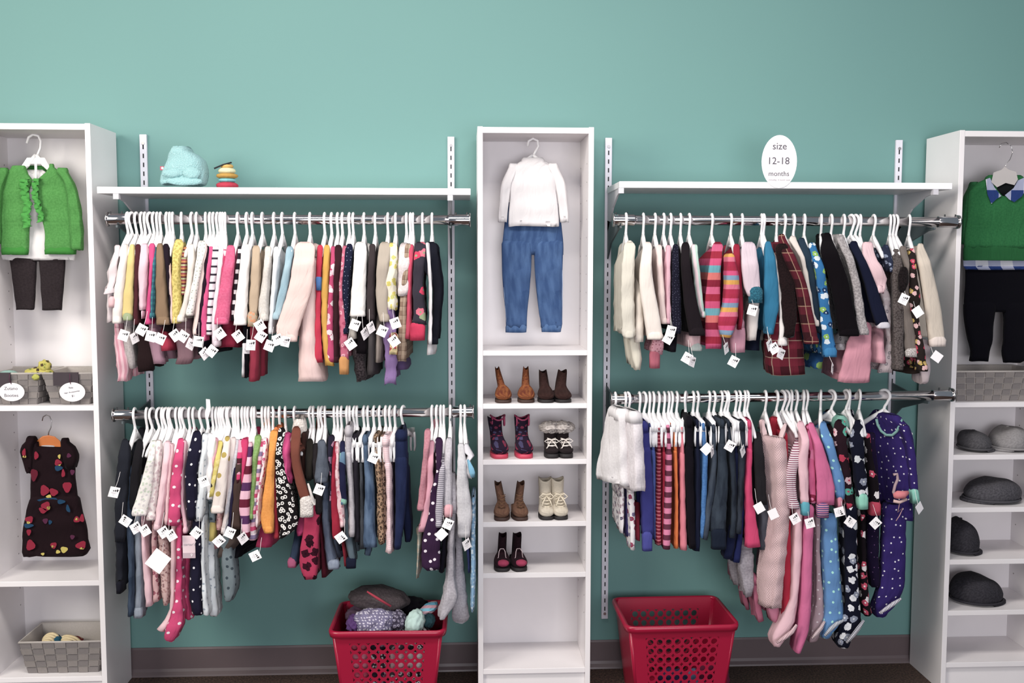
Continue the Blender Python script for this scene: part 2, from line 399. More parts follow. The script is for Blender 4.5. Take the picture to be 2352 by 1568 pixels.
# ------------------------------------------------------------------ hangers
def hook_pts(r=.0215, stem=.058, open_=-35):
    # plane: (s, z), s>0 is the shop side; circle centre (0,0) is the rail
    pts = []
    for a in range(180-open_, -60, -20): pts.append((r*math.cos(math.radians(a)), r*math.sin(math.radians(a))))
    pts += [(.010, -.026), (.003, -.036), (0, -.046), (0, -stem)]
    return pts
def hanger_mesh(kind):
    b = MB(); hp = [(0, -s, z) for s, z in hook_pts()]
    b.tube(hp, .0042, 8, rs=[.0036]+[.0052]*(len(hp)-3)+[.006, .007], flat=.85)
    if kind == 'top':
        for s in (-1, 1):
            pts = [(0, -s*y, z) for y, z in ((0, -.05), (.018, -.064), (.04, -.080), (.068, -.098), (.09, -.112), (.106, -.126))]
            b.tube(pts, .006, 8, rs=[.007, .008, .0095, .009, .008, .0055], flat=.8)
        b.tube([(0, y, -.088) for y in (-.05, 0, .05)], .004, 6)
        for q in ([(-.006, -.05), (.006, -.05), (.06, -.092), (-.06, -.092)],):
            b.add([(dx, y, z) for dx in (-.002, .002) for y, z in q], [(3, 2, 1, 0), (4, 5, 6, 7), (0, 1, 5, 4), (1, 2, 6, 5), (2, 3, 7, 6), (3, 0, 4, 7)])
    else:
        L = .105
        q = [(-.008, -.05), (.008, -.05), (.03, -.062), (L, -.068), (L+.006, -.10), (L-.02, -.10), (L-.028, -.088), (-L+.028, -.088), (-L+.02, -.10), (-L-.006, -.10), (-L, -.068), (-.03, -.062)]
        n = len(q); b.add([(dx, y, z) for dx in (-.006, .006) for y, z in q], [tuple(range(n-1, -1, -1)), tuple(range(n, 2*n))] + [(i, (i+1) % n, n+(i+1) % n, n+i) for i in range(n)])
        for s in (-1, 1):
            for dx in (-.007, .007):
                b.tube([(dx*.6, s*(L-.006), -.085), (dx, s*(L-.004), -.105), (dx*1.15, s*(L-.003), -.135), (dx*.8, s*(L-.004), -.152)], .004, 6, rs=[.0075, .0065, .0055, .0045], flat=.8)
    me = bpy.data.meshes.new('hanger'); me.from_pydata([tuple(v) for v in b.v], [], b.f); me.materials.append(WPLAS)
    me.polygons.foreach_set('use_smooth', [True]*len(me.polygons)); return me
HANGERS = []
HM = {'top': hanger_mesh('top'), 'clip': hanger_mesh('clip')}
def hanger(rod, x, yaw, kind, label):
    o = bpy.data.objects.new('clothes_hanger', HM[kind]); C.objects.link(o)
    o.location = (x, RY, rodz(rod, x)); o.rotation_euler = (0, 0, yaw)
    tag(o, label, 'hanger', 'white hangers on the '+RN[rod]); o['rod'] = rod; HANGERS.append(o); return o

# ------------------------------------------------------------------ price tags
def tag_mesh():
    b = MB().box((-.0155, -.0004, -.034), (.0155, .0004, 0)); me = bpy.data.meshes.new('price_tag')
    me.from_pydata([tuple(v) for v in b.v], [], b.f); me.materials.append(PAPER)
    p = MB()
    def poly(pts, s=1): p.add([(x, -.0007, z) for x, z in pts], [tuple(range(len(pts)))])
    for cx, cz, k in ((.009, -.010, 1.25), (.0025, -.0115, .95), (-.003, -.0125, .7)):
        poly([(cx-.0022*k, cz-.002*k), (cx+.001*k, cz-.0045*k), (cx+.002*k, cz+.0005*k), (cx+.0045*k, cz+.003*k), (cx+.001*k, cz+.0018*k), (cx-.0015*k, cz+.004*k)])
    me2 = bpy.data.meshes.new('print'); me2.from_pydata([tuple(v) for v in p.v], [], p.f); me2.materials.append(INK)
    g = MB()
    for z, a, c in ((-.019, -.010, .009), (-.022, -.007, .006), (-.027, -.003, .003)): g.add([(a, -.0007, z), (c, -.0007, z), (c, -.0007, z+.0009), (a, -.0007, z+.0009)], [(0, 1, 2, 3)])
    me3 = bpy.data.meshes.new('print'); me3.from_pydata([tuple(v) for v in g.v], [], g.f); me3.materials.append(GINK)
    return me, me2, me3
TM = tag_mesh(); STR = plain('tag_string', '#e9e4e4', .8)
def price_tag(parent, px, py, ang=25, yaw=0, Y=-.485, blank=False, sc=1.0, s_len=.045):
    c = at(px, py, Y)
    o = bpy.data.objects.new('price_tag', TM[0]); C.objects.link(o)
    M = Matrix.Translation(c) @ Matrix.Rotation(math.radians(yaw), 4, 'Z') @ Matrix.Rotation(math.radians(ang), 4, 'Y') @ Matrix.Scale(sc, 4) @ Matrix.Translation((0, 0, .017))
    inv = Matrix.Translation(-parent.location)
    o.parent = parent; o.matrix_parent_inverse = inv; o.matrix_basis = M
    if not blank:
        for me in TM[1:]:
            q = bpy.data.objects.new('print', me); C.objects.link(q); q.parent = o
    top = c+(M.to_3x3() @ Vector((0, 0, .015)))
    e = top+Vector((random.uniform(-.008, .008), .035, s_len))
    s_ = MB().tube([top, (top+e)/2+Vector((0, 0, -.004)), e], .0006, 4).build('tag_string', STR, o)
    s_.matrix_parent_inverse = (inv @ M).inverted() @ inv if False else M.inverted()
    o['label'] = 'white price tag'
    return o

# ------------------------------------------------------------------ garments
def G(rod, hx, kind, mat, cat, desc, rows, hem=None, parts=(), tags=(), legs=(), off=0.0, broad=None, yaw=None, nohang=False, depth=None, amp=.0025, collar=None, cuff=None, sleeve=True, feet=None, hang=None, Yf=None, waist=None):
    rows = P(rows); F0 = (-.435 if kind in ('top', 'sleeper', 'jacket', 'dress') else -.40)-off
    if Yf is not None: F0 = Yf
    X = at(hx, at_rod_px(rod, hx), RY-.02).x; z = rodz(rod, X)
    lab = desc+' on the '+RN[rod]
    t_ = thing(cat.replace(' ', '_') if cat.replace(' ', '').isalpha() else 'garment', lab, cat, (X, RY, z-.07), 'garments on the '+RN[rod])
    m_ = fab(mat)
    xf = (at(rows[0][1], rows[0][0], F0).x+at(rows[0][2], rows[0][0], F0).x)/2
    if yaw is None: yw = math.atan2(xf-X if abs(xf-X) < .09 else math.copysign(.09, xf-X), .135)
    else: yw = math.radians(yaw)
    if not nohang: hanger(rod, X, yw, hang or ('clip' if kind in ('pants', 'skirt') else 'top'), ('white plastic hanger holding the '+desc+', '+RN[rod]) if len(desc.split()) <= 8 else 'white hanger of the '+desc+', '+RN[rod])
    if kind in ('top', 'jacket', 'sleeper', 'dress'):
        if broad:
            strip('body', m_, rows, t_, F0, .1, broad=broad, amp=amp, topY=RY)
        else:
            hb = hem or rows[-1][0]-6
            brow = []
            for r in rows:
                if r[0] < hb: brow.append((r[0]+3, r[1]+(r[2]-r[1])*.2, r[2]-(r[2]-r[1])*.12))
            lx = rows[-1]; k = len(rows)-1
            # position at the hem by interpolation
            for a, b_ in zip(rows[:-1], rows[1:]):
                if a[0] <= hb <= b_[0]:
                    u = (hb-a[0])/max(1, b_[0]-a[0]); lx = (hb, a[1]+(b_[1]-a[1])*u, a[2]+(b_[2]-a[2])*u)
            if hb > rows[-1][0]: lx = (hb, rows[-1][1], rows[-1][2])
            brow.append((hb, lx[1]+(lx[2]-lx[1])*.1, lx[2]-(lx[2]-lx[1])*.05))
            strip('body', m_, brow, t_, F0+.022, (depth or .24), hx=X, topY=RY, amp=amp)
            if sleeve:
                strip('sleeve', m_, rows, t_, F0, .06, topY=RY-.075, amp=amp, tail=.009, shoulder=.05)
                c = [(r[0], r[1], r[2]) for r in rows]; dxr = 2*(X-xf)
                o = strip('sleeve', m_, c, t_, F0, .05, topY=RY-.075, amp=amp, tail=.007, shoulder=.05, step=20)
                o.data.transform(Matrix.Translation((dxr, .235, 0)))
            else:
                strip('front_edge', m_, rows, t_, F0, .05, topY=RY-.075, amp=amp, tail=.009)
    elif kind == 'slab':
        strip('body', m_, rows, t_, F0, depth or .22, hx=X if abs(X-xf) < .12 else None, topY=RY, amp=amp, broad=broad)
    elif kind == 'skirt':
        strip('skirt', m_, rows, t_, F0, depth or .2, hx=X if abs(X-xf) < .12 else None, topY=None, amp=max(amp, .004), broad=broad, tail=.02)
        strip('waistband', fab(waist or mat), [(rows[0][0]-2, rows[0][1]+1, rows[0][2]-1), (rows[0][0]+14, rows[0][1]-1, rows[0][2]+1)], t_, F0-.003, .2, amp=.0005, broad=broad and (broad[0], broad[1], broad[2]+.006))
    elif kind == 'pants':
        y0, y1 = rows[0][0], rows[-1][0]; yw_ = y0+(y1-y0)*.22
        top = [r for r in rows if r[0] <= yw_]
        def cut(y):
            for a, b_ in zip(rows[:-1], rows[1:]):
                if a[0] <= y <= b_[0]:
                    u = (y-a[0])/max(1, b_[0]-a[0]); return (y, a[1]+(b_[1]-a[1])*u, a[2]+(b_[2]-a[2])*u)
            return rows[-1]
        D = depth or .2
        strip('hips', m_, top+[cut(yw_+4)], t_, F0+.004, D, hx=X if abs(X-xf) < .1 else None, amp=.0015, tail=.007)
        strip('waistband', fab(waist or mat), [(y0-1,)+tuple(cut(y0)[1:]), cut(y0+13)], t_, F0+.001, D+.004, hx=X if abs(X-xf) < .1 else None, amp=.0005, tail=.007)
        lr = [cut(yw_)]+[r for r in rows if r[0] > yw_]
        strip('leg', m_, lr, t_, F0, D*.46, amp=amp, tail=.008)
        o = strip('leg', m_, [(r[0]-(5 if i == len(lr)-1 else 0), r[1]+2, r[2]-2) for i, r in enumerate(lr)], t_, F0, D*.46, amp=amp, tail=.007, step=18)
        o.data.transform(Matrix.Translation(((X-xf)*.8 if abs(X-xf) < .1 else 0, D*.52, 0)))
    for i, L in enumerate(legs):
        L = P(L)
        strip('leg', m_, L, t_, F0+.02+.05*i, .09, amp=amp, closed=True, tail=.02)
    if feet:
        for fm, pts, rr in feet:
            q_ = [at(x, y, F0-.002) for x, y in pts]; n_ = len(q_)
            o = MB().tube(q_, rr, 10, rs=[rr*.55]+[rr]*(n_-2)+[rr*.6]).build('foot_sole', fab(fm), t_, True)
            l_ = o.data.uv_layers.new(name='UVMap').data
            l_.foreach_set('uv', [c for lp in o.data.loops for c in (o.data.vertices[lp.vertex_index].co.x, o.data.vertices[lp.vertex_index].co.z)])
    if cuff: # (material, y0, y1, xl, xr)
        for cf in (cuff if isinstance(cuff, list) else [cuff]): strip('cuff', fab(cf[0]), [(cf[1], cf[3], cf[4]), ((cf[1]+cf[2])/2, cf[3]+1, cf[4]-1), (cf[2], cf[3]+1, cf[4]-1)], t_, F0-.004, .066, amp=.0008, tail=.010)
    if not cuff and kind in ('top', 'jacket') and sleeve and not broad:
        r = rows[-1]; wd_ = r[2]-r[1]
        if wd_ > 9: strip('cuff', m_, [(r[0]-9, r[1], r[2]), (r[0]-4, r[1]-.6, r[2]+.6), (r[0]+1, r[1]+.3, r[2]-.3)], t_, F0-.0035, .067, amp=.0004, tail=.010, hem=True)
    if collar: # (material, y0, y1, xl, xr)
        strip('collar', fab(collar[0]), [(collar[1], collar[3]+4, collar[4]-4), ((collar[1]+collar[2])/2, collar[3], collar[4]), (collar[2], collar[3]+1, collar[4]-1)], t_, RY-.075, .13, amp=.001, closed=True)
    for p in parts: # (name, material, rows, Yf, dep[, kwargs])
        strip(p[0], fab(p[1]), P(p[2]), t_, p[3], p[4], **(p[5] if len(p) > 5 else {'amp': amp, 'tail': .015}))
    for g_ in tags:
        price_tag(t_, *g_[:2], **(dict(zip(('ang', 'yaw', 'blank'), g_[2:]))))
    return t_
def at_rod_px(rod, px):
    return {'UL': 504, 'LL': 952-(px-265)*.0073, 'UR': 508, 'LR': 916-(px-1405)*.01}[rod]
# ================================================================== upper left rail
U = 'UL'
G(U, 289, 'top', '#ead9dc', 'blouse', 'pale ruffled blouse with bunched sleeve, leftmost garment', '567 262 273; 600 252 270; 625 243 268; 648 246 262; 672 235 262; 674 236 260', amp=.006, cuff=('#e8bcc0', 688, 706, 246, 263), hem=740)
G(U, 309, 'top', '#f0e4df', 'top', 'cream long-sleeved top with plain cuff', '566 278 292; 610 270 289; 660 260 284; 742 255 277', tags=[(284, 770, 20)])
G(U, 321, 'top', '#e2c879', 'shirt', 'plain yellow shirt with sage green hem', '565 297 307; 600 290 307; 660 283 305; 728 277 303', hem=728, cuff=('#9caa80', 728, 736, 277, 304))
G(U, 329, 'top', '#54272e', 'top', 'dark maroon top beside the yellow shirt', '566 309 322; 620 306 318; 690 305 316; 745 304 315', tags=[(309, 776, -20, 60)])
G(U, 349, 'top', '#eac4d1', 'top', 'pale pink top with flared sleeve', '566 323 339; 600 317 338; 640 315 336; 690 319 331; 712 317 332', cuff=('#e8c4d2', 716, 732, 322, 328), tags=[(325, 757, 30)])
G(U, 357, 'top', '#d84583', 'shirt', 'magenta shirt behind the teal check one', '565 341 356; 640 340 350; 744 331 345')
G(U, 365, 'top', 'plaid:#3f8f96,#2b5d78,#204048,55', 'shirt', 'narrow teal checked shirt', '571 351 360; 640 347 356; 730 342 352', tags=[(346, 772, 15)])
G(U, 379, 'top', '#8f7358', 'sweater', 'olive brown sweater with straight hem', '565 359 374; 610 355 378; 680 354 384; 745 354 391', tags=[(368, 778, 25)])
G(U, 386, 'top', '#241a25', 'top', 'black top beside the brown sweater', '566 373 388; 600 377 390; 680 385 393; 742 388 394')
G(U, 393, 'top', '#ecc9c1', 'top', 'peach top, narrow between black and yellow print', '578 382 392; 610 382 391; 650 387 393; 742 392 396')
G(U, 413, 'top', 'rings:#e0ca69,#b8a548,110', 'blouse', 'yellow ring printed blouse', '560 398 424; 590 393 412; 660 393 412; 700 393 414; 742 393 410', tags=[(403, 770, -35), (420, 772, 35)])
G(U, 437, 'top', 'hstripe:#dc9a5c,#b0515c,#c9cf9a,#7f3d45,45', 'top', 'orange and maroon striped top', '572 418 430; 605 411 428; 640 410 427; 676 414 424', off=-.02)
G(U, 448, 'top', '#e7ddd4', 'sweater', 'cream sweater with long slanted sleeve', '568 429 447; 620 428 445; 680 421 436; 738 404 422', off=.01)
G(U, 469, 'top', 'dots:#efe7e0,#a9b0a0,70,.2', 'top', 'white sprig-printed top with slanted sleeve', '562 452 474; 620 444 462; 670 435 452; 724 424 442', off=.014, tags=[(438, 790, 30, 55)])
G(U, 479, 'top', '#efd6cf', 'top', 'cream pink top with tapering long sleeve', '565 463 476; 640 455 470; 710 446 462; 768 441 454', tags=[(455, 784, 10)])
G(U, 487, 'top', '#2b1a28', 'top', 'black top between cream pink and hot pink', '569 470 480; 640 464 476; 700 457 470; 766 448 460')
G(U, 496, 'top', '#dc4f88', 'top', 'hot pink narrow top', '570 478 488; 640 470 481; 720 461 474; 782 460 472', tags=[(470, 812, -35, 50)])
G(U, 503, 'top', 'hstripe:#f2e6ec,#f2e6ec,#3a3340,#f2e6ec,38', 'top', 'white top with small black dashes', '570 488 502; 640 481 494; 720 475 486; 768 473 485', tags=[(486, 806, 40)])
G(U, 508, 'top', '#f3e0ea', 'top', 'white-pink long sleeved top with narrow cuff', '572 500 514; 640 495 508; 720 485 500; 778 484 499; 796 486 500', off=.004)
G(U, 514, 'top', '#d2396f', 'top', 'deep pink top beside the white dashed one', '576 511 519; 640 504 512; 700 496 504; 744 492 500')
G(U, 543, 'top', 'heather:#e3648f,#d9537f', 'sweatshirt', 'large hot pink sweatshirt with wide cuff', '572 519 540; 610 510 538; 650 502 534; 690 496 530; 744 488 525', off=.02, tags=[(505, 766, -35)])
G(U, 534, 'skirt', '#96203f', 'skirt', 'wine red skirt below the hot pink sweatshirt', '742 505 535; 770 502 543; 798 498 549', nohang=True, depth=.2)
G(U, 564, 'top', 'hstripe:#2a242c,#e9e2e4,30,.6', 'top', 'black and white block patterned top', '570 546 556; 640 538 545; 700 533 541; 736 530 538', tags=[(547, 772, -35)])
G(U, 577, 'top', '#f4efec', 'top', 'plain white top with wide cuff', '570 553 575; 640 545 570; 700 537 568; 746 533 566', off=.008)
G(U, 600, 'top', '#c2a98e', 'top', 'tan top with coloured sprinkles at hem', '572 578 598; 650 572 598; 725 568 592', off=.002, cuff=('floral:#c0a488,#e08a62,#9cc48c,90', 725, 750, 565, 591), tags=[(597, 748, -30), (599, 772, 35)])
G(U, 576, 'pants', '#16151e', 'pants', 'navy trousers with white stripe, hanging low', '700 557 570; 780 556 569; 868 555 567', nohang=True, parts=[('stripe', '#e9e5e8', '790 556 560; 866 555 559', -.415, .01)], tags=[(566, 800, 5, 60)])
G(U, 595, 'pants', '#a33149', 'pants', 'crimson trousers hanging low in a gap', '700 573 593; 800 571 594; 876 569 592', nohang=True, tags=[(576, 792, 5, 30)])
G(U, 627, 'top', 'heather:#dcd6cf,#d0c8c0', 'sweatshirt', 'cream sweatshirt with ribbed cuff', '572 608 624; 650 600 618; 700 592 616; 736 594 615', off=.006, tags=[(638, 780, -20)])
G(U, 646, 'top', '#e4e6ea', 'top', 'whitish blue top with narrow sleeve', '572 628 642; 650 623 636; 720 618 630; 766 615 626', tags=[(619, 794, 22)])
G(U, 675, 'top', 'denim:#8eb0c0,#a8c5d2', 'shirt', 'faded light blue denim shirt', '574 655 675; 620 648 668; 670 637 660; 733 624 642', off=.008, tags=[(656, 784, 15, 40)])
G(U, 710, 'jacket', '#eccdc6', 'coat', 'big pale pink wool coat', '566 672 728; 610 664 726; 660 655 722; 712 640 706; 760 627 690; 784 640 684', off=.03, amp=.002, hem=640, parts=[('coat_body', '#e9c8c4', '600 690 726; 700 688 728; 780 682 730; 840 679 738; 877 677 748', -.44, .24, {'amp': .003, 'tail': .03})], collar=('#efd3cc', 566, 580, 672, 700))
G(U, 744, 'dress', '#c92a4a', 'dress', 'red sleeveless dress with blue yoke', '568 728 742; 650 724 738; 667 724 738; 740 721 737; 833 717 742', sleeve=False, off=-.002, cuff=('#4d7ec0', 640, 667, 723, 739))
G(U, 760, 'dress', '#d9a23a', 'dress', 'mustard yellow dress with button front', '568 744 758; 650 738 755; 740 738 753; 800 741 757; 840 746 769', sleeve=False)
G(U, 774, 'dress', 'floral:#c2416f,#e8b7c6,#f3dbe0,38', 'dress', 'pink floral dress beside the mustard one', '570 760 771; 670 754 765; 750 750 764; 800 748 768; 832 755 772', sleeve=False)
G(U, 785, 'top', '#3a1d24', 'top', 'dark plum tunic between two pink prints', '570 768 786; 660 765 780; 750 765 777; 832 765 777')
G(U, 801, 'dress', 'floral:#c9637f,#e3a6b3,#b04667,60', 'dress', 'pink patterned dress with orange hem', '570 786 800; 660 777 787; 740 778 795; 826 779 802', sleeve=False, cuff=('#d79551', 828, 860, 775, 803))
G(U, 810, 'top', 'dots:#1d2138,#8b93b0,55,.12', 'top', 'navy top with tiny pale dots', '568 793 812; 650 783 804; 720 789 801; 766 787 799')
G(U, 835, 'top', '#ede8e4', 'shirt', 'white shirt with straight wide hem', '566 812 845; 620 808 843; 680 803 842; 726 801 841', off=.012, tags=[(815, 746, 22), (838, 766, -30, 55)])
G(U, 819, 'slab', '#ded6c8', 'top', 'cream tunic tail below the white shirt', '700 803 820; 740 798 817; 779 794 818', nohang=True, Yf=-.41, tags=[(805, 790, -35)])
G(U, 839, 'slab', '#151015', 'top', 'black tunic hanging below the white shirt', '700 818 846; 760 816 846; 812 812 845', nohang=True, Yf=-.40)
G(U, 830, 'slab', 'fleece:#1d171a,#5b5053', 'dress', 'black lace dress with ragged lower edge', '770 808 838; 820 806 838; 850 812 838; 876 818 838', nohang=True, Yf=-.385, amp=.007)
G(U, 861, 'top', '#3d3436', 'sweatshirt', 'charcoal sweatshirt with plain cuff', '566 848 862; 650 842 860; 700 841 860; 734 842 860', off=.004, tags=[(852, 752, -25, 50)])
G(U, 858, 'slab', '#4c4749', 'pants', 'slate grey trouser leg below the charcoal sweatshirt', '720 843 861; 800 841 862; 861 839 864', nohang=True)
G(U, 890, 'top', '#b5a798', 'shirt', 'beige shirt with slanted sleeve', '566 868 900; 620 862 896; 690 862 894; 738 870 896', off=.016)
G(U, 878, 'slab', 'vstripe:#9c8f88,#847870,60', 'pants', 'taupe ribbed trousers under the beige shirt', '720 862 882; 780 859 880; 832 857 879', nohang=True)
G(U, 908, 'dress', 'floral:#e9e0c9,#d7c757,#c8c66a,45', 'dress', 'cream sundress with yellow lemon print', '568 890 916; 650 882 910; 690 882 912; 712 890 914', sleeve=False, off=.012, amp=.005)
G(U, 933, 'top', 'heather:#e3d6d6,#d3c5c4', 'top', 'white lace top with frilled hem', '568 912 944; 640 908 942; 678 908 938', sleeve=False, amp=.006)
G(U, 903, 'dress', '#8b6da3', 'dress', 'lilac dress with tiered ruffles', '640 884 912; 722 884 906; 750 880 912; 790 878 905; 830 882 910; 882 881 905', nohang=True, sleeve=False, off=.006, amp=.008, tags=[(878, 760, 25), (908, 742, -20)])
G(U, 920, 'slab', '#6d5585', 'skirt', 'purple skirt peeking out behind the lilac dress', '800 905 925; 850 905 934', nohang=True, Yf=-.38)
G(U, 942, 'dress', 'plaid:#8c715f,#b79f88,#5d4438,34', 'dress', 'brown and beige checked dress', '566 930 946; 690 918 934; 760 914 934; 830 909 933', sleeve=False, parts=[('pocket_panel', 'floral:#e6cf96,#e2903e,#b5474f,60', '772 895 914; 814 896 913', -.455, .01)], tags=[(905, 783, -35)])
G(U, 948, 'dress', '#cc4462', 'dress', 'coral red dress left of the rose print', '566 938 950; 650 936 945; 740 934 944; 778 930 943', sleeve=False)
G(U, 970, 'dress', 'floral:#3a3540,#d8365c,#e06f85,#8fa07a,26', 'dress', 'dark dress with big red roses', '566 950 982; 650 946 973; 712 948 978; 745 946 979', sleeve=False, off=.004, cuff=('#d42f58', 750, 782, 936, 981), amp=.004)
G(U, 992, 'jacket', '#1a1b26', 'jacket', 'black track jacket with white sleeve stripe', '566 972 1006; 620 971 1014; 660 992 1017; 730 992 1010; 790 988 1006', off=.004, parts=[('sleeve_stripe', '#e6e1e6', '560 978 986; 650 985 992; 730 986 992; 792 984 991', -.46, .02)])
G(U, 991, 'slab', '#e7e2e6', 'top', 'white lace hem below the black track jacket', '760 982 993; 792 979 996; 815 977 997', nohang=True, Yf=-.4)
# garments below the tops (lower halves of two-piece sets)
G(U, 285, 'pants', 'vstripe:#d995a6,#e9bcc6,70', 'leggings', 'rose pink leggings, lowest at far left', '740 257 275; 800 258 288; 840 262 297; 876 266 290', nohang=True, amp=.004)
G(U, 309, 'pants', 'heather:#bdb3b2,#a89f9f', 'leggings', 'heather grey leggings at left', '735 277 304; 800 282 304; 846 296 309', nohang=True)
G(U, 337, 'pants', '#281a1c', 'pants', 'dark brown corduroy trousers bunched at hem', '735 308 330; 780 311 345; 830 310 352; 853 314 350', nohang=True, amp=.004)
G(U, 362, 'pants', '#a98092', 'leggings', 'mauve leggings right of the brown trousers', '740 335 355; 790 338 372; 836 350 378', nohang=True)
G(U, 387, 'slab', '#b8304d', 'shorts', 'raspberry shorts below the brown sweater', '745 355 385; 806 363 392', nohang=True, Yf=-.41)
G(U, 399, 'slab', '#1b1416', 'shorts', 'black shorts below the brown sweater', '735 366 398; 761 367 402', nohang=True, Yf=-.43)
G(U, 432, 'pants', '#8d6a74', 'leggings', 'dusty mauve flared leggings', '740 392 440; 790 397 446; 820 402 446; 836 395 440', nohang=True)
G(U, 479, 'slab', '#1c1b26', 'pants', 'dark navy leggings below the cream sleeves', '745 450 478; 780 446 478; 815 445 477', nohang=True, Yf=-.39)

# ================================================================== lower left rail
U = 'LL'
G(U, 305, 'jacket', '#24262f', 'overalls', 'dark navy hooded set, leftmost garment', '1018 276 298; 1050 268 300; 1100 262 296; 1180 260 292; 1245 259 288', amp=.004, legs=['1230 262 288; 1300 264 284; 1345 263 282'], cuff=('#1c1c26', 1343, 1364, 263, 279), tags=[(262, 1130, 18, 30)])
G(U, 333, 'jacket', '#1e1c20', 'vest', 'black puffy vest behind the navy set', '1016 312 328; 1060 300 322; 1120 294 318; 1170 296 310', sleeve=False, tags=[(288, 1196, -55)])
G(U, 318, 'pants', 'denim:#2c3a4e,#46566c', 'jeans', 'dark blue jeans, long and narrow', '1080 290 310; 1200 287 304; 1300 293 305; 1416 291 305', nohang=True, Yf=-.42)
G(U, 337, 'pants', 'denim:#76808f,#959eac', 'jeans', 'light grey-blue jeans with folded cuff', '1100 312 326; 1220 305 324; 1330 308 327; 1419 302 328', nohang=True, off=.006, cuff=('denim:#8a93a1,#a3abb8', 1404, 1420, 302, 328))
G(U, 369, 'top', 'floral:#eee8e2,#d6cdd0,#c9d2c0,95', 'dress', 'white blouse with faint floral sprigs', '1018 344 358; 1070 330 354; 1130 311 350; 1178 296 340; 1184 297 338', off=.02, hem=1184, tags=[(333, 1218, -30), (312, 1212, -25, 30)])
G(U, 343, 'pants', '#eec3cd', 'pants', 'pale pink trousers with stitched cuff', '1180 321 330; 1260 323 334; 1340 328 345; 1393 333 347', nohang=True, off=.012)
G(U, 384, 'top', 'floral:#efe3e0,#dcc2c4,#cfb9bd,75', 'top', 'white top with pink print, second from floral blouse', '1016 358 370; 1070 350 367; 1130 339 362; 1194 332 356', off=.008)
G(U, 368, 'pants', 'floral:#d6a9aa,#9e5566,#c78a90,60', 'leggings', 'dusty rose printed leggings with patchy pattern', '1190 345 356; 1270 345 360; 1340 348 362; 1382 349 364', nohang=True)
G(U, 381, 'pants', 'floral:#d2b0ab,#8c6468,#b88d8a,110', 'leggings', 'taupe leopard spotted leggings', '1190 356 372; 1280 362 388; 1350 366 388; 1390 372 386', nohang=True, tags=[(364, 1292, 40, 0, True)])
G(U, 402, 'top', '#f3ccd4', 'top', 'soft pink top with long sleeve', '1020 376 392; 1080 369 388; 1150 360 378; 1218 350 367', off=.006, tags=[(376, 1222, -30, 20)])
G(U, 411, 'sleeper', '#f0c7cd', 'sleeper', 'pale pink footed sleeper with pointed foot', '1024 386 398; 1090 382 394; 1170 378 390; 1205 376 388', legs=['1190 391 403; 1300 390 403; 1400 388 402; 1425 375 398; 1447 359 380'], tags=[(393, 1229, -30)])
G(U, 432, 'sleeper', 'dots:#db4179,#f7e9ef,24,.17', 'sleeper', 'hot pink star print sleeper with dangling feet', '1014 405 422; 1060 394 421; 1110 388 416; 1160 384 414; 1207 382 411', off=.02, amp=.005, legs=['1200 404 417; 1300 402 418; 1380 398 417; 1420 386 420; 1450 374 414; 1468 373 400', '1240 418 432; 1330 418 434; 1390 420 438; 1420 424 441'], hem=1205)
G(U, 442, 'top', '#f2bfcc', 'top', 'pink top with gathered narrow cuff', '1016 418 428; 1080 409 423; 1160 411 422; 1200 417 429; 1224 418 430', off=.006)
G(U, 474, 'sleeper', 'dots:#201e33,#f2f0f4,22,.13', 'sleeper', 'navy sleeper with scattered white hearts', '1000 440 464; 1040 428 462; 1090 422 452; 1150 425 452; 1195 428 449', off=.022, legs=['1190 440 462; 1300 434 460; 1380 432 462; 1409 440 464'], hem=1190, tags=[(451, 1223, 40)])
G(U, 486, 'sleeper', 'dots:#e3e8ec,#a3aebb,30,.16', 'sleeper', 'pale blue-white sleeper with tiny arrows', '1002 464 480; 1060 455 472; 1120 453 472; 1175 445 470; 1198 447 462', off=.012, amp=.004, legs=['1190 459 471; 1300 460 470; 1412 464 478', '1210 473 494; 1300 474 492; 1413 478 498'])
G(U, 494, 'sleeper', 'dots:#78868c,#3f4b54,26,.2', 'sleeper', 'grey sleeper with dark arrow print behind', '1020 478 490; 1100 474 486; 1200 478 494', off=-.02, legs=['1240 504 530; 1300 506 540; 1350 509 543; 1378 512 532'])
G(U, 501, 'top', '#f4f1f2', 'top', 'fluffy white crumpled top', '1006 470 498; 1040 474 494; 1090 470 490; 1146 474 488', off=.006, amp=.007, tags=[(468, 1106, -20)])
G(U, 506, 'top', '#edafbd', 'top', 'blush pink top left of yellow ruffle', '1012 486 500; 1050 481 496; 1090 478 492')
G(U, 519, 'dress', 'floral:#dcc962,#2d2620,#e6d784,50', 'dress', 'yellow dress with black looped trim', '1018 498 511; 1060 491 505; 1100 483 494; 1140 481 490', off=.008, amp=.005, sleeve=False)
G(U, 533, 'top', 'dots:#eee0d8,#b9a049,15,.2', 'top', 'cream top with gold bow print', '1008 515 529; 1060 502 526; 1120 490 522; 1178 480 514', off=.022, amp=.001)
G(U, 501, 'pants', '#e2cc6b', 'pants', 'lemon yellow leggings under the cream top', '1176 481 493; 1215 479 494; 1242 477 497', nohang=True)
G(U, 515, 'pants', 'dots:#eeb8b4,#d77e8b,50,.2', 'pants', 'peach pink leggings under the cream top', '1176 494 508; 1218 496 508', nohang=True, tags=[(503, 1242, 50, 20)])
G(U, 538, 'top', '#e2d3d0', 'top', 'plain oatmeal top right of gold bows', '1010 528 541; 1080 522 534; 1160 517 526; 1225 506 518')
G(U, 491, 'slab', '#bb7f85', 'dress', 'rose mesh dress hem among dark tulle', '1180 470 482; 1230 470 500; 1262 478 505', nohang=True, Yf=-.37, amp=.006)
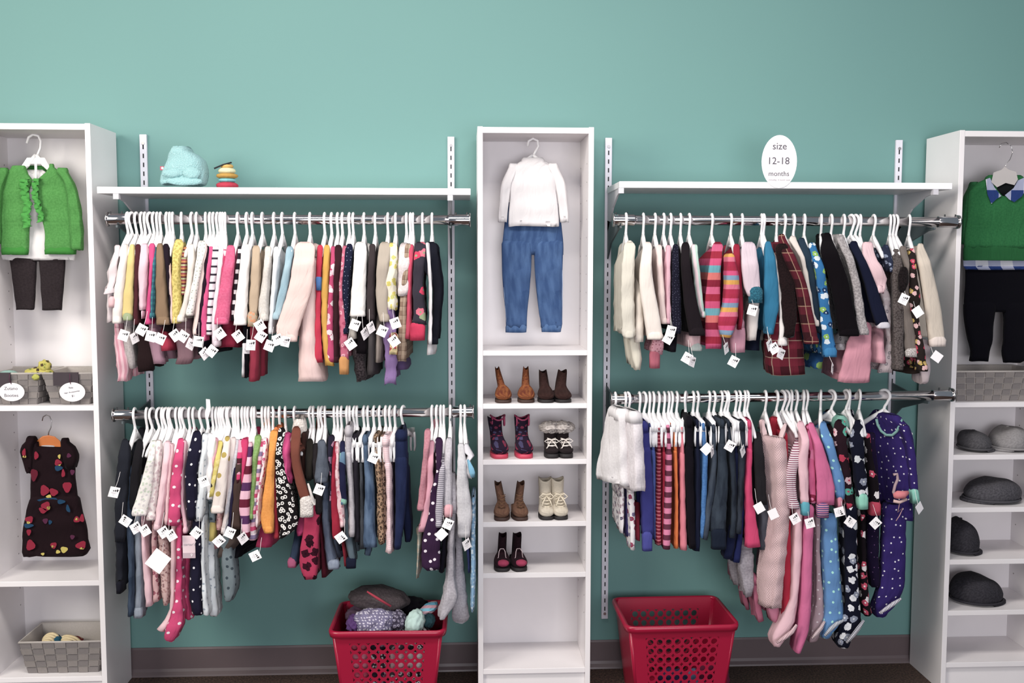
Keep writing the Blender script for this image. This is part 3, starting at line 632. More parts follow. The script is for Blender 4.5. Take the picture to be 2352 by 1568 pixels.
G(U, 544, 'top', 'heather:#d6d4da,#c2c0c8', 'top', 'pale lilac grey top with long sleeve', '1014 538 548; 1080 531 540; 1160 517 528; 1226 508 520', tags=[(528, 1223, 25)])
G(U, 554, 'top', '#2a2440', 'top', 'dark indigo top with plain sleeve', '1040 540 548; 1110 530 540; 1180 525 534; 1218 520 530')
G(U, 561, 'dress', '#4a3833', 'dress', 'brown knit dress with wide skirt', '1030 545 556; 1090 535 558; 1160 530 556; 1215 528 556', sleeve=False)
G(U, 547, 'slab', '#5c4e48', 'skirt', 'smoky brown tulle skirt, sheer and ruffled', '1200 515 552; 1240 505 552; 1262 490 538; 1280 492 515', nohang=True, Yf=-.39, amp=.009)
G(U, 555, 'slab', '#14141a', 'pants', 'black leggings below the brown tulle', '1240 528 556; 1281 530 550', nohang=True, Yf=-.38)
G(U, 568, 'top', 'hstripe:#e29cb4,#e29cb4,#54262f,#d6336e,14', 'sweater', 'pink sweater with dark chest band', '1016 545 561; 1050 542 556; 1085 541 553; 1110 542 550')
G(U, 577, 'top', '#d2306a', 'shirt', 'crimson pink polo with open collar', '1014 553 571; 1060 554 566; 1110 553 562; 1130 555 560', collar=('#d83c74', 1012, 1026, 552, 572))
G(U, 582, 'top', 'hstripe:#f0bccf,#5b3060,#efb3c8,#702038,9', 'sweater', 'pink and purple colour block sweater', '1020 570 579; 1070 563 575; 1110 553 576; 1160 546 573; 1210 552 573; 1236 556 572', off=.02, amp=.001)
G(U, 600, 'top', 'heather:#8fb468,#7ba255', 'top', 'apple green fleece top', '1006 584 600; 1050 579 591; 1110 576 587; 1192 571 581', off=.006)
G(U, 608, 'top', 'hstripe:#d74476,#efb8c9,#8b7aa0,#e9d9e0,18', 'top', 'pink and lilac striped top', '1014 594 606; 1060 590 600; 1130 583 592; 1200 575 586; 1240 570 588', tags=[(558, 1236, -30, 40)])
G(U, 615, 'top', 'floral:#f3e3e6,#d0487c,#efc1cf,70', 'top', 'white top with pink embroidered flowers', '1010 604 614; 1070 600 609; 1140 590 598; 1210 585 594')
G(U, 618, 'slab', '#c23363', 'dress', 'rose pink dress hem under the orange fleece', '1200 590 622; 1240 582 624; 1258 576 622', nohang=True, Yf=-.39, tags=[(586, 1276, 65)])
G(U, 624, 'top', 'heather:#f6a03a,#ee9430', 'jacket', 'bright orange fleece jacket', '996 620 640; 1030 616 632; 1080 611 629; 1140 602 629; 1200 597 629; 1224 606 627', off=.024, amp=.003, collar=('#ec7a35', 988, 1010, 622, 644))
G(U, 640, 'top', '#b02a3c', 'top', 'dark red top behind the orange fleece', '1020 630 637; 1100 627 634; 1200 628 640; 1236 628 640')
G(U, 653, 'dress', 'rings:#1d191b,#efeae6,62', 'dress', 'black dress with white leopard spots', '990 638 656; 1030 632 647; 1080 630 654; 1130 630 672; 1190 632 686; 1215 640 684; 1236 641 652', sleeve=False, off=.02, amp=.002)
G(U, 675, 'top', '#df4a8c', 'blouse', 'fuchsia blouse with ruffled shoulder', '1000 651 666; 1030 646 665; 1060 646 664; 1110 654 665', off=.008, amp=.007)
G(U, 712, 'jacket', '#7d4436', 'coat', 'brown suede coat with cream fur trim', '990 668 692; 1020 664 690; 1060 666 690; 1110 675 703; 1150 687 716', off=.034, amp=.0015, hem=1040, cuff=('fleece:#f4ece6,#cfc4be', 1150, 1188, 684, 722), collar=('fleece:#f1e8e2,#cbbfb8', 974, 1000, 664, 707), parts=[('lining', '#38211d', '1000 690 703; 1050 688 703; 1100 690 704', -.40, .1)])
G(U, 693, 'slab', 'denim:#28344a,#3c4b64', 'skirt', 'dark denim skirt with pink lace hem', '1210 676 690; 1260 664 690; 1290 656 686; 1302 657 680', nohang=True, Yf=-.40, cuff=('#b4577e', 1292, 1304, 657, 682))
G(U, 711, 'slab', '#c23a72', 'top', 'raspberry knit sleeve under the fur cuff', '1180 690 712; 1210 674 708; 1232 682 692', nohang=True, Yf=-.43, amp=.004)
G(U, 727, 'dress', 'floral:#b62d55,#3a0f20,#2c0c1a,26', 'dress', 'magenta dress with dark heart print', '1150 700 736; 1210 694 736; 1260 686 735; 1300 684 734; 1331 698 728', nohang=True, sleeve=False, off=.01)
G(U, 739, 'slab', '#5a1a2a', 'dress', 'deep burgundy skirt beside the heart print dress', '1170 722 738; 1250 733 744; 1326 734 752', nohang=True, Yf=-.38)
G(U, 718, 'top', '#2a2622', 'vest', 'dark olive vest with clear hanger arms', '1016 702 720; 1050 700 718; 1104 700 716', sleeve=False, off=.004, parts=[('card', '#e5dcd8', '1112 705 711; 1160 718 726', -.47, .003)])
G(U, 730, 'top', '#2d282b', 'top', 'black hoodie with button hanging beneath hooks', '1026 716 733; 1060 714 733; 1120 722 735; 1180 724 736')
G(U, 745, 'jacket', 'denim:#4a515e,#646c7a', 'jacket', 'grey denim jacket with ruched sleeve', '1018 730 748; 1050 728 750; 1080 722 754; 1108 724 752', off=.02, amp=.006, tags=[(733, 1124, 22)])
G(U, 755, 'pants', 'denim:#4f5a70,#717c92', 'jeans', 'washed blue jeans with wide turned cuff', '1110 737 756; 1200 738 760; 1260 745 764; 1306 748 782', nohang=True, off=.008, cuff=('denim:#7b869c,#98a2b4', 1296, 1308, 748, 782))
G(U, 766, 'top', 'floral:#262233,#b17a94,#8c6a86,40', 'top', 'navy top with mauve flowers', '1006 753 769; 1040 752 762; 1100 757 762; 1200 756 762', off=.004)
G(U, 774, 'dress', '#a81c39', 'dress', 'plain deep red dress', '1020 763 776; 1080 761 769; 1150 759 773; 1230 762 782; 1238 764 780', sleeve=False, off=.006, tags=[(783, 1234, 55)])
G(U, 792, 'slab', '#7b1c2b', 'pants', 'maroon leggings with navy toe', '1230 780 789; 1300 790 796', nohang=True, Yf=-.4, cuff=('#1c2034', 1290, 1306, 790, 820))
G(U, 783, 'top', 'floral:#efc9cd,#d08a96,#e9b3bb,80', 'top', 'pink sprigged narrow top', '1018 770 778; 1080 767 778; 1160 772 788; 1210 780 790')
G(U, 796, 'top', 'floral:#232444,#86bda9,#5d7f9c,22', 'top', 'navy top with green dinosaur print', '1018 780 792; 1060 777 793; 1110 778 794; 1158 780 796')
G(U, 796, 'pants', '#5a6a75', 'pants', 'slate blue trousers with navy cuff', '1140 780 796; 1220 788 808; 1290 800 818', nohang=True)
G(U, 802, 'pants', 'heather:#c7c0c6,#b9b2b9', 'pants', 'light grey trousers with wide leg', '990 788 812; 1050 791 808; 1120 797 812; 1200 799 816; 1234 800 815', off=.02)
G(U, 819, 'pants', '#29252e', 'pants', 'near black trousers beside the light grey ones', '1006 805 822; 1100 810 824; 1180 813 826; 1245 814 828', off=.008)
G(U, 835, 'pants', 'denim:#33363c,#4a4e55', 'pants', 'charcoal cotton trousers', '1012 821 832; 1100 825 834; 1200 826 836; 1262 826 836', off=.008)
G(U, 844, 'pants', 'denim:#3d526f,#627a98', 'jeans', 'mid blue distressed denim jeans', '1008 829 846; 1060 834 848; 1120 836 860; 1200 833 862; 1258 831 868', off=.018)
G(U, 858, 'pants', 'denim:#38485e,#54677f', 'jeans', 'frayed hem blue jeans behind', '1010 845 856; 1100 850 860; 1200 850 862; 1276 836 850', off=-.01)
G(U, 871, 'pants', 'rings:#a8876a,#33241f,95', 'leggings', 'brown leopard print leggings', '1004 856 868; 1050 858 872; 1120 864 880; 1200 864 884; 1250 868 884', off=.012, tags=[(858, 1051, 25)])
G(U, 885, 'pants', 'rings:#8f7262,#2a1e1c,95', 'leggings', 'darker leopard leggings with tight spots', '1004 872 882; 1080 874 886; 1160 878 888; 1240 880 890')
G(U, 895, 'pants', 'hstripe:#efc6cb,#f4dadf,160', 'leggings', 'pale pink leggings with ruffled waist', '1012 872 896; 1050 876 897; 1080 885 900; 1180 888 900; 1270 886 903', off=.02, amp=.004)
G(U, 907, 'pants', '#4a3a4c', 'leggings', 'plum leggings edge beside the pale pink pair', '1014 897 902; 1120 900 904; 1200 900 905; 1264 901 905')
G(U, 925, 'pants', 'denim:#1d2647,#252f54', 'jeans', 'dark indigo jeans, last of the left bunch', '1000 903 938; 1040 903 939; 1110 904 937; 1180 905 932; 1262 904 920', off=.03, amp=.002, yaw=-16, parts=[('leg', 'denim:#1a2140,#212a4b', '1080 918 940; 1160 926 942; 1210 926 946; 1245 930 943', -.33, .08)])
G(U, 992, 'top', 'heather:#c98794,#bb7886', 'top', 'dusty rose top, first right of the gap', '992 974 990; 1040 971 985; 1100 965 980; 1172 957 976', off=.004)
G(U, 1003, 'dress', '#e3a0b2', 'dress', 'pink tunic with flounced side', '1018 984 998; 1070 980 996; 1120 978 996; 1180 968 988; 1220 959 980', sleeve=False, off=.006, amp=.004)
G(U, 965, 'slab', 'plaid:#c0ab98,#93a39b,#e0d5cc,40', 'pants', 'thin plaid leg with white drawstring', '1215 955 968; 1260 957 966; 1330 955 959', nohang=True, Yf=-.4)
G(U, 1012, 'dress', 'dots:#3a2240,#f0e6ee,26,.2', 'dress', 'plum dress with white polka dots', '1014 997 1018; 1050 1000 1015; 1090 1000 1012; 1130 988 1003; 1180 982 1008; 1240 965 1014; 1300 964 1014; 1310 978 1010', sleeve=False, off=.02)
G(U, 1019, 'top', 'hstripe:#8a8490,#cdc6d0,150', 'top', 'fine grey and white striped top', '1040 1012 1024; 1080 1008 1022; 1140 1001 1019; 1210 999 1016', off=.024)
G(U, 1022, 'slab', '#1b1925', 'pants', 'black leggings between dots and grey tights', '1200 1012 1026; 1260 1012 1026; 1316 1006 1020', nohang=True, Yf=-.4)
G(U, 1034, 'top', 'heather:#cdc8cf,#bbb5bd', 'sweatshirt', 'light grey sweatshirt with pink cuff', '1012 1024 1040; 1060 1020 1038; 1110 1018 1040; 1170 1019 1040', off=.014, cuff=('#edaeb7', 1168, 1188, 1017, 1042), tags=[(1029, 1203, 25), (1014, 1227, 45, 0, True)])
G(U, 1043, 'sleeper', 'heather:#aaa5ad,#c0bac2', 'tights', 'heather grey footed tights', '1090 1036 1046; 1180 1040 1050', nohang=True, sleeve=False, off=.0, legs=['1180 1032 1050; 1260 1028 1044; 1340 1022 1046; 1380 1012 1054; 1420 1006 1024', '1180 1044 1060; 1300 1046 1064; 1420 1036 1078'], amp=.004)
G(U, 1058, 'dress', 'heather:#d3d0d4,#c6c3c8', 'dress', 'pale grey long cotton dress', '1024 1052 1066; 1060 1050 1072; 1110 1047 1078; 1180 1048 1088; 1235 1051 1082', sleeve=False, off=.02)
G(U, 1072, 'slab', '#2d3560', 'pants', 'royal blue trouser leg at the right end', '1230 1066 1076; 1280 1072 1080; 1316 1075 1079', nohang=True, Yf=-.4, tags=[(1072, 1250, -20, 40)])
G(U, 1067, 'top', '#d9d6dd', 'top', 'whitish hooded top with knotted sleeve', '1024 1066 1078; 1040 1068 1086; 1048 1076 1090; 1060 1072 1080; 1100 1078 1086', off=.024, amp=.004, parts=[('blue_trim', '#7fc0e0', '1058 1073 1078; 1075 1074 1087; 1096 1080 1089', -.47, .01)])
G(U, 1088, 'pants', 'floral:#7fa9cc,#d6e4ee,#a7c8e0,90', 'leggings', 'sky blue sparkly leggings at the far right end', '1150 1082 1092; 1260 1081 1092; 1340 1082 1092; 1407 1082 1088', nohang=True, off=.01)
# ================================================================== upper right rail
U = 'UR'
G(U, 1440, 'jacket', '#dcd5c6', 'jacket', 'cream fleece jacket, leftmost garment', '566 1432 1462; 620 1426 1460; 700 1426 1460; 770 1430 1462; 776 1434 1458', off=.0, amp=.004, collar=('#ded7c9', 560, 578, 1436, 1462))
G(U, 1449, 'pants', '#e0d8c6', 'tights', 'cream ribbed tights with dangling toe', '740 1444 1470; 790 1446 1472; 825 1452 1476; 850 1460 1472', nohang=True, amp=.004)
G(U, 1480, 'jacket', '#f1e4da', 'coat', 'cream coat with long wide sleeve', '566 1476 1500; 620 1468 1502; 660 1467 1508; 710 1474 1518; 779 1484 1529', off=.026, amp=.001)
G(U, 1460, 'slab', '#e9ddd0', 'coat', 'ivory coat panel behind the cream sleeve', '640 1462 1474; 720 1460 1482; 786 1456 1484', nohang=True, Yf=-.42)
G(U, 1507, 'top', '#efd5cf', 'top', 'creamy pink sleeve beside the cream coat', '568 1508 1522; 650 1512 1528; 743 1520 1534')
G(U, 1506, 'pants', 'dots:#d89aa8,#9a5264,75,.22', 'leggings', 'rose flecked leggings with coral cuff', '770 1502 1526; 800 1492 1528; 815 1494 1524', nohang=True, off=.004, cuff=('#c5677a', 815, 846, 1491, 1520))
G(U, 1527, 'top', '#e3aebd', 'top', 'pink sleeve left of the navy sequins', '568 1530 1542; 650 1530 1541; 743 1531 1541')
G(U, 1543, 'top', 'dots:#1d1c2c,#54566c,90,.16', 'dress', 'dark navy dress with sequins', '568 1544 1560; 650 1542 1564; 720 1542 1567; 766 1546 1566', sleeve=False, tags=[(1541, 760, 15), (1535, 777, 30)])
G(U, 1540, 'slab', '#18161e', 'pants', 'black quilted trousers under the navy dress', '760 1538 1560; 808 1536 1558', nohang=True, Yf=-.4)
G(U, 1566, 'jacket', '#211a1f', 'jacket', 'black jacket with slanted wide sleeve', '566 1564 1586; 620 1566 1590; 660 1568 1598; 710 1572 1610; 770 1582 1624', off=.024, amp=.001)
G(U, 1586, 'slab', '#e4bcc1', 'pants', 'pale pink trousers below the black jacket', '740 1578 1614; 790 1580 1618; 798 1582 1618', nohang=True, Yf=-.41, cuff=('#b9c4c0', 799, 806, 1586, 1617), tags=[(1578, 822, 30), (1590, 830, 20, 40)])
G(U, 1586, 'top', 'vstripe:#efd3d8,#b9d9cb,40', 'top', 'pink and mint striped top', '568 1588 1604; 650 1596 1614; 700 1604 1618; 728 1612 1622')
G(U, 1638, 'top', 'hstripe:#a5203c,#d95a86,#8d1c38,#d96f6a,#62a6b4,#d34a7a,7', 'sweater', 'rainbow striped knit sweater', '566 1634 1664; 620 1626 1660; 700 1617 1660; 740 1617 1664; 801 1619 1664', off=.0, sleeve=False, amp=.0015, parts=[('sleeve', 'hstripe:#b4244a,#e36f8c,#e2a23f,#7f9ab8,#dd4b80,#b02445,11', '590 1672 1690; 650 1668 1702; 700 1662 1700; 740 1648 1698; 775 1660 1682', -.47, .07, {'amp': .002, 'tail': .02})])
G(U, 1682, 'top', '#a31c3b', 'top', 'crimson sleeve behind the rainbow sweater', '568 1684 1702; 650 1692 1708; 720 1698 1710; 757 1698 1705')
G(U, 1691, 'pants', '#e19fb4', 'pants', 'bubblegum pink trousers with gathered ankles', '740 1688 1716; 780 1676 1718; 810 1680 1716', nohang=True, off=.01, tags=[(1685, 830, 28), (1668, 800, -20, 50)])
G(U, 1708, 'jacket', '#dfc9d4', 'coat', 'pale lavender coat with teal fur cuff', '566 1700 1740; 610 1700 1748; 660 1706 1752; 680 1716 1754', off=.03, amp=.0015, cuff=('fleece:#2a7f96,#195066', 668, 696, 1718, 1758), tags=[(1728, 712, 15)])
G(U, 1723, 'pants', '#f1e6e0', 'pants', 'ivory trousers under the lavender coat', '690 1718 1752; 740 1717 1746; 782 1718 1740', nohang=True, off=.008)
G(U, 1726, 'slab', '#1c2338', 'pants', 'navy trousers below the ivory pair', '760 1720 1756; 805 1720 1752', nohang=True, Yf=-.38)
G(U, 1753, 'jacket', '#2279a0', 'sweatshirt', 'teal blue sweatshirt with ribbed hem', '560 1758 1772; 590 1756 1784; 650 1752 1792; 700 1752 1794; 740 1754 1786; 767 1764 1778', off=.016, amp=.002, hem=760)
G(U, 1758, 'top', '#efe7e4', 'top', 'white top with long curved sleeve', '566 1764 1778; 610 1776 1790; 680 1788 1804; 740 1790 1808; 793 1788 1811', off=.004, tags=[(1768, 792, -25, 40), (1778, 800, -30)])
G(U, 1788, 'jacket', 'plaid:#3a181e,#6d2030,#b08a70,17', 'coat', 'dark red tartan coat with black fur front', '546 1786 1806; 590 1800 1832; 650 1826 1856; 720 1836 1872; 789 1848 1886', off=.036, amp=.001, hem=600, parts=[('coat_body', 'plaid:#431720,#7a2034,#b59a86,17', '566 1776 1812; 640 1776 1832; 720 1772 1846; 800 1762 1862; 862 1768 1866', -.43, .24, {'amp': .004, 'tail': .03}), ('fur_front', 'fleece:#1a1012,#261719', '570 1780 1816; 650 1790 1832; 740 1798 1834; 775 1802 1826', -.452, .03, {'amp': .004, 'tail': .01})], tags=[(1794, 812, 25, 30)])
G(U, 1806, 'top', '#e9dcd2', 'top', 'cream top behind the tartan coat', '551 1812 1832; 590 1838 1850; 660 1852 1864; 720 1862 1874; 748 1872 1884')
G(U, 1827, 'jacket', '#26394a', 'jacket', 'petrol blue hooded jacket', '554 1834 1852; 600 1850 1872; 660 1860 1880; 720 1868 1890; 764 1882 1896')
G(U, 1852, 'jacket', 'floral:#2472ac,#8fbf4a,#173a66,#d8e2ea,40', 'jacket', 'blue jacket with green monster print', '566 1856 1876; 610 1870 1896; 680 1880 1906; 750 1886 1916; 818 1890 1928', off=.02, amp=.003, cuff=('#2f7fb5', 806, 820, 1890, 1928))
G(U, 1873, 'slab', 'floral:#1d4f82,#173a66,#88b050,30', 'pants', 'dark blue printed trousers under the monster jacket', '800 1870 1904; 846 1866 1896', nohang=True, Yf=-.4)
G(U, 1891, 'jacket', '#120d12', 'coat', 'solid black coat with high collar', '545 1888 1912; 580 1884 1932; 640 1902 1954; 700 1914 1966; 771 1926 1981', off=.032, amp=.001, hem=640, collar=('#151015', 540, 562, 1896, 1916))
G(U, 1914, 'jacket', 'fleece:#c0b8b8,#8f8788,130', 'coat', 'light grey sherpa jacket', '551 1922 1944; 590 1942 1964; 650 1958 1980; 710 1966 1990; 768 1974 2000', off=.022, amp=.003, collar=('fleece:#cfc8c8,#9b9394,130', 546, 562, 1920, 1948))
G(U, 1943, 'jacket', '#181c33', 'coat', 'navy blue coat with white lined cuff', '564 1950 1974; 600 1970 1994; 650 1986 2016; 700 1998 2034; 748 2012 2050', off=.018, amp=.001, cuff=('#d7d1da', 748, 754, 2014, 2051))
G(U, 1968, 'dress', '#db93a4', 'dress', 'long pink dress with pleated skirt', '750 1960 2008; 800 1938 2010; 850 1924 2011; 878 1917 2006', nohang=True, sleeve=False, amp=.005, tags=[(1912, 846, 20, 60)])
G(U, 1930, 'slab', 'floral:#c4bcc0,#8f898f,#d6d0d4,60', 'top', 'grey printed hem left of the pink dress', '768 1928 1962; 804 1926 1962', nohang=True, Yf=-.41)
G(U, 1981, 'top', '#eec6cc', 'blouse', 'blush pink blouse with gathered ruffles', '566 1978 2008; 610 1986 2030; 640 2000 2046; 672 2012 2032', off=.012, amp=.008)
G(U, 2008, 'dress', 'floral:#d9c6c9,#9c9197,#e6d9db,60', 'dress', 'pale dress with grey sprig print', '640 2014 2036; 700 2030 2052; 724 2030 2052; 786 2040 2056; 856 2014 2055', nohang=True, sleeve=False, Yf=-.40)
G(U, 2006, 'slab', '#e0a0ae', 'dress', 'short rose skirt over the sprig print dress', '750 2012 2034; 800 2012 2040; 834 2014 2044', nohang=True, Yf=-.425)
G(U, 2012, 'top', 'floral:#2a3046,#8f9ab4,#3b4460,60', 'top', 'navy patterned top with short sleeve', '570 2026 2044; 600 2040 2052; 624 2044 2053', tags=[])
G(U, 2050, 'jacket', 'fleece:#3a302f,#6e6462,170', 'coat', 'dark tweed coat with black fur cuff', '580 2050 2068; 620 2050 2080; 680 2050 2084; 760 2052 2080; 838 2056 2080; 849 2058 2078', off=.01, amp=.002, parts=[('fur_patch', 'fleece:#0d0a0b,#241c1e', '622 2070 2090; 640 2064 2094; 662 2068 2086', -.475, .04, {'amp': .004, 'closed': True})], tags=[(2076, 687, 25)])
G(U, 2057, 'jacket', '#7b706a', 'jacket', 'taupe jacket with sequin cuff', '572 2068 2084; 620 2084 2098; 680 2070 2100; 740 2076 2108; 808 2080 2119', off=.014, cuff=('dots:#a79e9a,#e4dedb,160,.3', 808, 820, 2079, 2120))
G(U, 2078, 'slab', '#332823', 'pants', 'dark brown trousers below the taupe jacket', '815 2080 2112; 858 2086 2126', nohang=True, Yf=-.41)
G(U, 2064, 'top', 'floral:#2b2220,#cf3f5c,#c9a94e,#e9b8b8,48', 'top', 'red and yellow floral print top', '576 2090 2104; 640 2092 2112; 692 2090 2120; 730 2100 2114; 790 2108 2126; 852 2112 2136', off=.03, amp=.003, tags=[(2108, 716, -35, 0, True)])
G(U, 2094, 'jacket', '#d8c9b8', 'coat', 'beige wool coat, last garment on right', '566 2108 2124; 600 2110 2142; 660 2118 2158; 720 2126 2170; 780 2134 2176; 786 2138 2176', off=.034, amp=.001, hem=600, cuff=('#e6d6cd', 781, 796, 2135, 2180), parts=[('tights', '#dcc8cb', '790 2110 2142; 850 2112 2142; 876 2118 2136', -.40, .1, {'closed': True})], tags=[(2152, 819, -55, 0, True)])

# ================================================================== lower right rail
U = 'LR'
G(U, 1415, 'skirt', 'heather:#f0ebec,#e6e0e2', 'skirt', 'white tulle skirt, leftmost garment', '952 1407 1436; 980 1396 1440; 1040 1386 1442; 1090 1377 1444; 1113 1378 1446', broad=(-.33, -.45, .06), amp=.006, waist='#efeaec')
G(U, 1438, 'skirt', 'heather:#efe6ea,#e2d9dd', 'dress', 'second white tulle skirt with silver dots', '958 1430 1464; 990 1424 1466; 1050 1420 1470; 1110 1420 1473; 1129 1421 1474', broad=(-.36, -.49, .05), amp=.006, waist='#eee8ea')
G(U, 1423, 'pants', 'floral:#ece6ea,#5a5570,#b29aa6,60', 'leggings', 'white patterned leggings, left leg visible', '1120 1425 1436; 1180 1424 1436; 1225 1425 1434', nohang=True, Yf=-.4)
G(U, 1435, 'pants', '#3d3668', 'leggings', 'violet leggings between the patterned pair', '1120 1436 1448; 1200 1436 1447; 1232 1438 1447', nohang=True, Yf=-.39)
G(U, 1443, 'pants', 'floral:#efe8ea,#a0405c,#7a6f94,45', 'leggings', 'white leggings with red and blue print', '1120 1440 1460; 1200 1446 1460; 1263 1448 1459', nohang=True, Yf=-.42)
G(U, 1471, 'pants', '#3b3c86', 'pants', 'violet blue sweatpants with wide cuffs', '980 1468 1494; 1040 1468 1500; 1120 1469 1504; 1200 1472 1506; 1230 1473 1505', off=.02, cuff=('#4a4c9c', 1230, 1266, 1474, 1503))
G(U, 1459, 'slab', '#ad2c44', 'pants', 'red trouser leg behind the violet sweatpants', '1160 1460 1474; 1242 1462 1474', nohang=True, Yf=-.38)
G(U, 1494, 'pants', '#4d5fa6', 'pants', 'blue sweatpants just right of violet pair', '980 1492 1504; 1060 1498 1508; 1140 1500 1508; 1240 1502 1508', off=.006)
G(U, 1503, 'pants', 'hstripe:#7d1a34,#8f2038,#d0707e,80,.8', 'leggings', 'wine red leggings with fine dashes', '984 1508 1520; 1060 1509 1521; 1160 1508 1521; 1252 1507 1522', off=.012)
G(U, 1515, 'pants', '#b3203f', 'leggings', 'plain scarlet leggings', '982 1520 1530; 1080 1521 1530; 1250 1520 1526')
G(U, 1528, 'pants', 'hstripe:#e983ab,#6d3348,27,.5', 'leggings', 'pink and brown wide striped leggings', '980 1529 1541; 1040 1530 1546; 1120 1527 1546; 1200 1524 1545; 1262 1523 1542', off=.016, amp=.001)
G(U, 1538, 'pants', '#e8762e', 'pants', 'orange trousers with red piping', '976 1544 1553; 1040 1548 1558; 1140 1552 1560; 1260 1550 1560', off=.008)
G(U, 1545, 'pants', '#6b1f33', 'pants', 'maroon leg between orange and coral', '1000 1554 1562; 1120 1560 1565; 1250 1559 1564')
G(U, 1557, 'pants', '#e8808f', 'pants', 'coral pink trousers', '982 1562 1571; 1040 1562 1575; 1140 1563 1577; 1264 1563 1582', off=.012)
G(U, 1578, 'pants', '#17131b', 'pants', 'jet black trousers', '968 1573 1594; 1060 1575 1597; 1160 1578 1598; 1260 1584 1600', off=.022, yaw=-20)
G(U, 1595, 'pants', '#1a1f36', 'pants', 'midnight blue trousers', '970 1597 1608; 1060 1597 1611; 1160 1596 1611; 1266 1594 1609', off=.014)
G(U, 1605, 'pants', 'heather:#3f74b3,#4c84c2', 'pants', 'bright blue trousers with loose tag', '976 1611 1622; 1040 1614 1628; 1120 1612 1626; 1200 1610 1622; 1236 1610 1618', off=.016, tags=[(1623, 1031, 45, 0, True), (1636, 1036, -20, 60)])
G(U, 1632, 'pants', 'denim:#343d4c,#4c5664', 'jeans', 'blue jeans with button side seam', '980 1634 1646; 1060 1636 1649; 1130 1626 1645; 1200 1618 1634; 1240 1615 1629', off=.018)
G(U, 1643, 'pants', 'denim:#2a323f,#3d4855', 'jeans', 'charcoal denim joggers with dark cuffs', '970 1655 1668; 1030 1650 1672; 1100 1646 1678; 1180 1632 1676; 1222 1630 1674', off=.024, cuff=('#1d2535', 1224, 1262, 1631, 1674))
G(U, 1660, 'pants', 'denim:#222833,#363f4c', 'jeans', 'dark denim jeans with hip tag', '970 1669 1680; 1040 1674 1690; 1120 1680 1694; 1200 1680 1694; 1236 1676 1690', off=.02, tags=[(1677, 1024, 30)])
G(U, 1675, 'pants', '#1b2140', 'pants', 'dark navy joggers, long leg', '976 1684 1694; 1100 1688 1702; 1200 1676 1698; 1284 1662 1688', off=.004)
G(U, 1693, 'pants', 'denim:#22262f,#383f4c', 'jeans', 'black washed jeans with pocket seams', '976 1698 1716; 1040 1698 1716; 1120 1696 1712; 1170 1694 1710; 1226 1690 1706', off=.02, tags=[(1706, 1036, -30, 50)])
G(U, 1702, 'pants', '#232a5c', 'pants', 'royal navy leggings left of pink', '1000 1712 1718; 1120 1704 1712; 1200 1698 1710; 1292 1682 1702', off=-.004)
G(U, 1714, 'pants', '#df3f74', 'pants', 'hot pink flared leggings', '972 1716 1729; 1040 1718 1731; 1120 1712 1731; 1180 1712 1740; 1257 1710 1753', off=.02)
G(U, 1720, 'jacket', '#262428', 'vest', 'charcoal puffy vest beside the hot pink leggings', '1000 1732 1750; 1050 1732 1758; 1120 1736 1762; 1160 1740 1764', sleeve=False, tags=[(1744, 1166, -30, 0, True)])
G(U, 1742, 'slab', 'denim:#3b3c46,#585a66', 'overalls', 'grey denim overalls with pockets', '1120 1738 1770; 1200 1744 1775; 1262 1742 1770', nohang=True, Yf=-.40)
G(U, 1707, 'pants', 'heather:#a9a2aa,#948d96', 'sweater', 'grey knit legs gathered at hem', '1250 1700 1738; 1300 1693 1736; 1345 1704 1734; 1372 1712 1728', nohang=True, Yf=-.38, amp=.005)
G(U, 1724, 'pants', '#b0607a', 'pants', 'dusky pink trousers at the bottom', '1330 1722 1750; 1390 1732 1750; 1428 1740 1756', nohang=True, Yf=-.37, amp=.004)
G(U, 1762, 'slab', 'knit:#e5c3c4,#d4afb2', 'overalls', 'pale pink eyelet romper with shoulder straps', '1016 1750 1800; 1060 1750 1803; 1100 1756 1806; 1180 1764 1806; 1260 1752 1800; 1340 1742 1792; 1398 1744 1786', broad=(-.36, -.45, .05), amp=.005, off=.03, parts=[('strap', '#e6c5c6', '968 1748 1757; 1000 1750 1760; 1020 1752 1762', -.38, .02), ('strap', '#e6c5c6', '976 1802 1810; 1000 1794 1803; 1020 1788 1798', -.44, .02), ('lining', '#a81c34', '968 1764 1796; 1020 1768 1790', -.33, .02)], tags=[(1776, 1180, -25, 0, True)])
G(U, 1776, 'pants', '#d982a0', 'pants', 'pink legging legs behind the eyelet romper', '1300 1782 1796; 1380 1762 1794; 1430 1774 1792', nohang=True, Yf=-.40, amp=.004)
G(U, 1788, 'pants', '#c1203f', 'leggings', 'bright red long leggings', '1000 1800 1812; 1150 1800 1820; 1250 1796 1822; 1350 1796 1820; 1416 1796 1820', nohang=False, Yf=-.42, hang='top', tags=[(1826, 1191, -30)])
G(U, 1811, 'top', 'hstripe:#eadde2,#8c3f5c,140,.55', 'top', 'finely striped burgundy and white top', '1010 1826 1846; 1050 1814 1844; 1090 1806 1834; 1130 1808 1834; 1168 1812 1840', off=.022, yaw=15)
G(U, 1822, 'sleeper', '#eebfc9', 'sleeper', 'pale pink footed sleeper with blue cuff', '976 1830 1850; 1010 1842 1862; 1060 1834 1860; 1110 1838 1862; 1158 1842 1862', off=.028, cuff=('#55aec0', 1160, 1184, 1841, 1864), legs=['1170 1828 1846; 1280 1824 1844; 1380 1818 1836; 1430 1794 1830; 1462 1776 1816; 1484 1780 1798'], feet=[('knit:#e6c3c8,#cfa6ae', [(1830, 1434), (1820, 1450), (1802, 1464), (1784, 1476)], .0075)], tags=[(1860, 1201, -15)])
G(U, 1833, 'top', 'floral:#db5f92,#8f2347,#e07aa4,22', 'top', 'pink top with dark swirl lettering pattern', '980 1852 1864; 1040 1858 1872; 1100 1856 1876; 1155 1862 1876', off=.012)
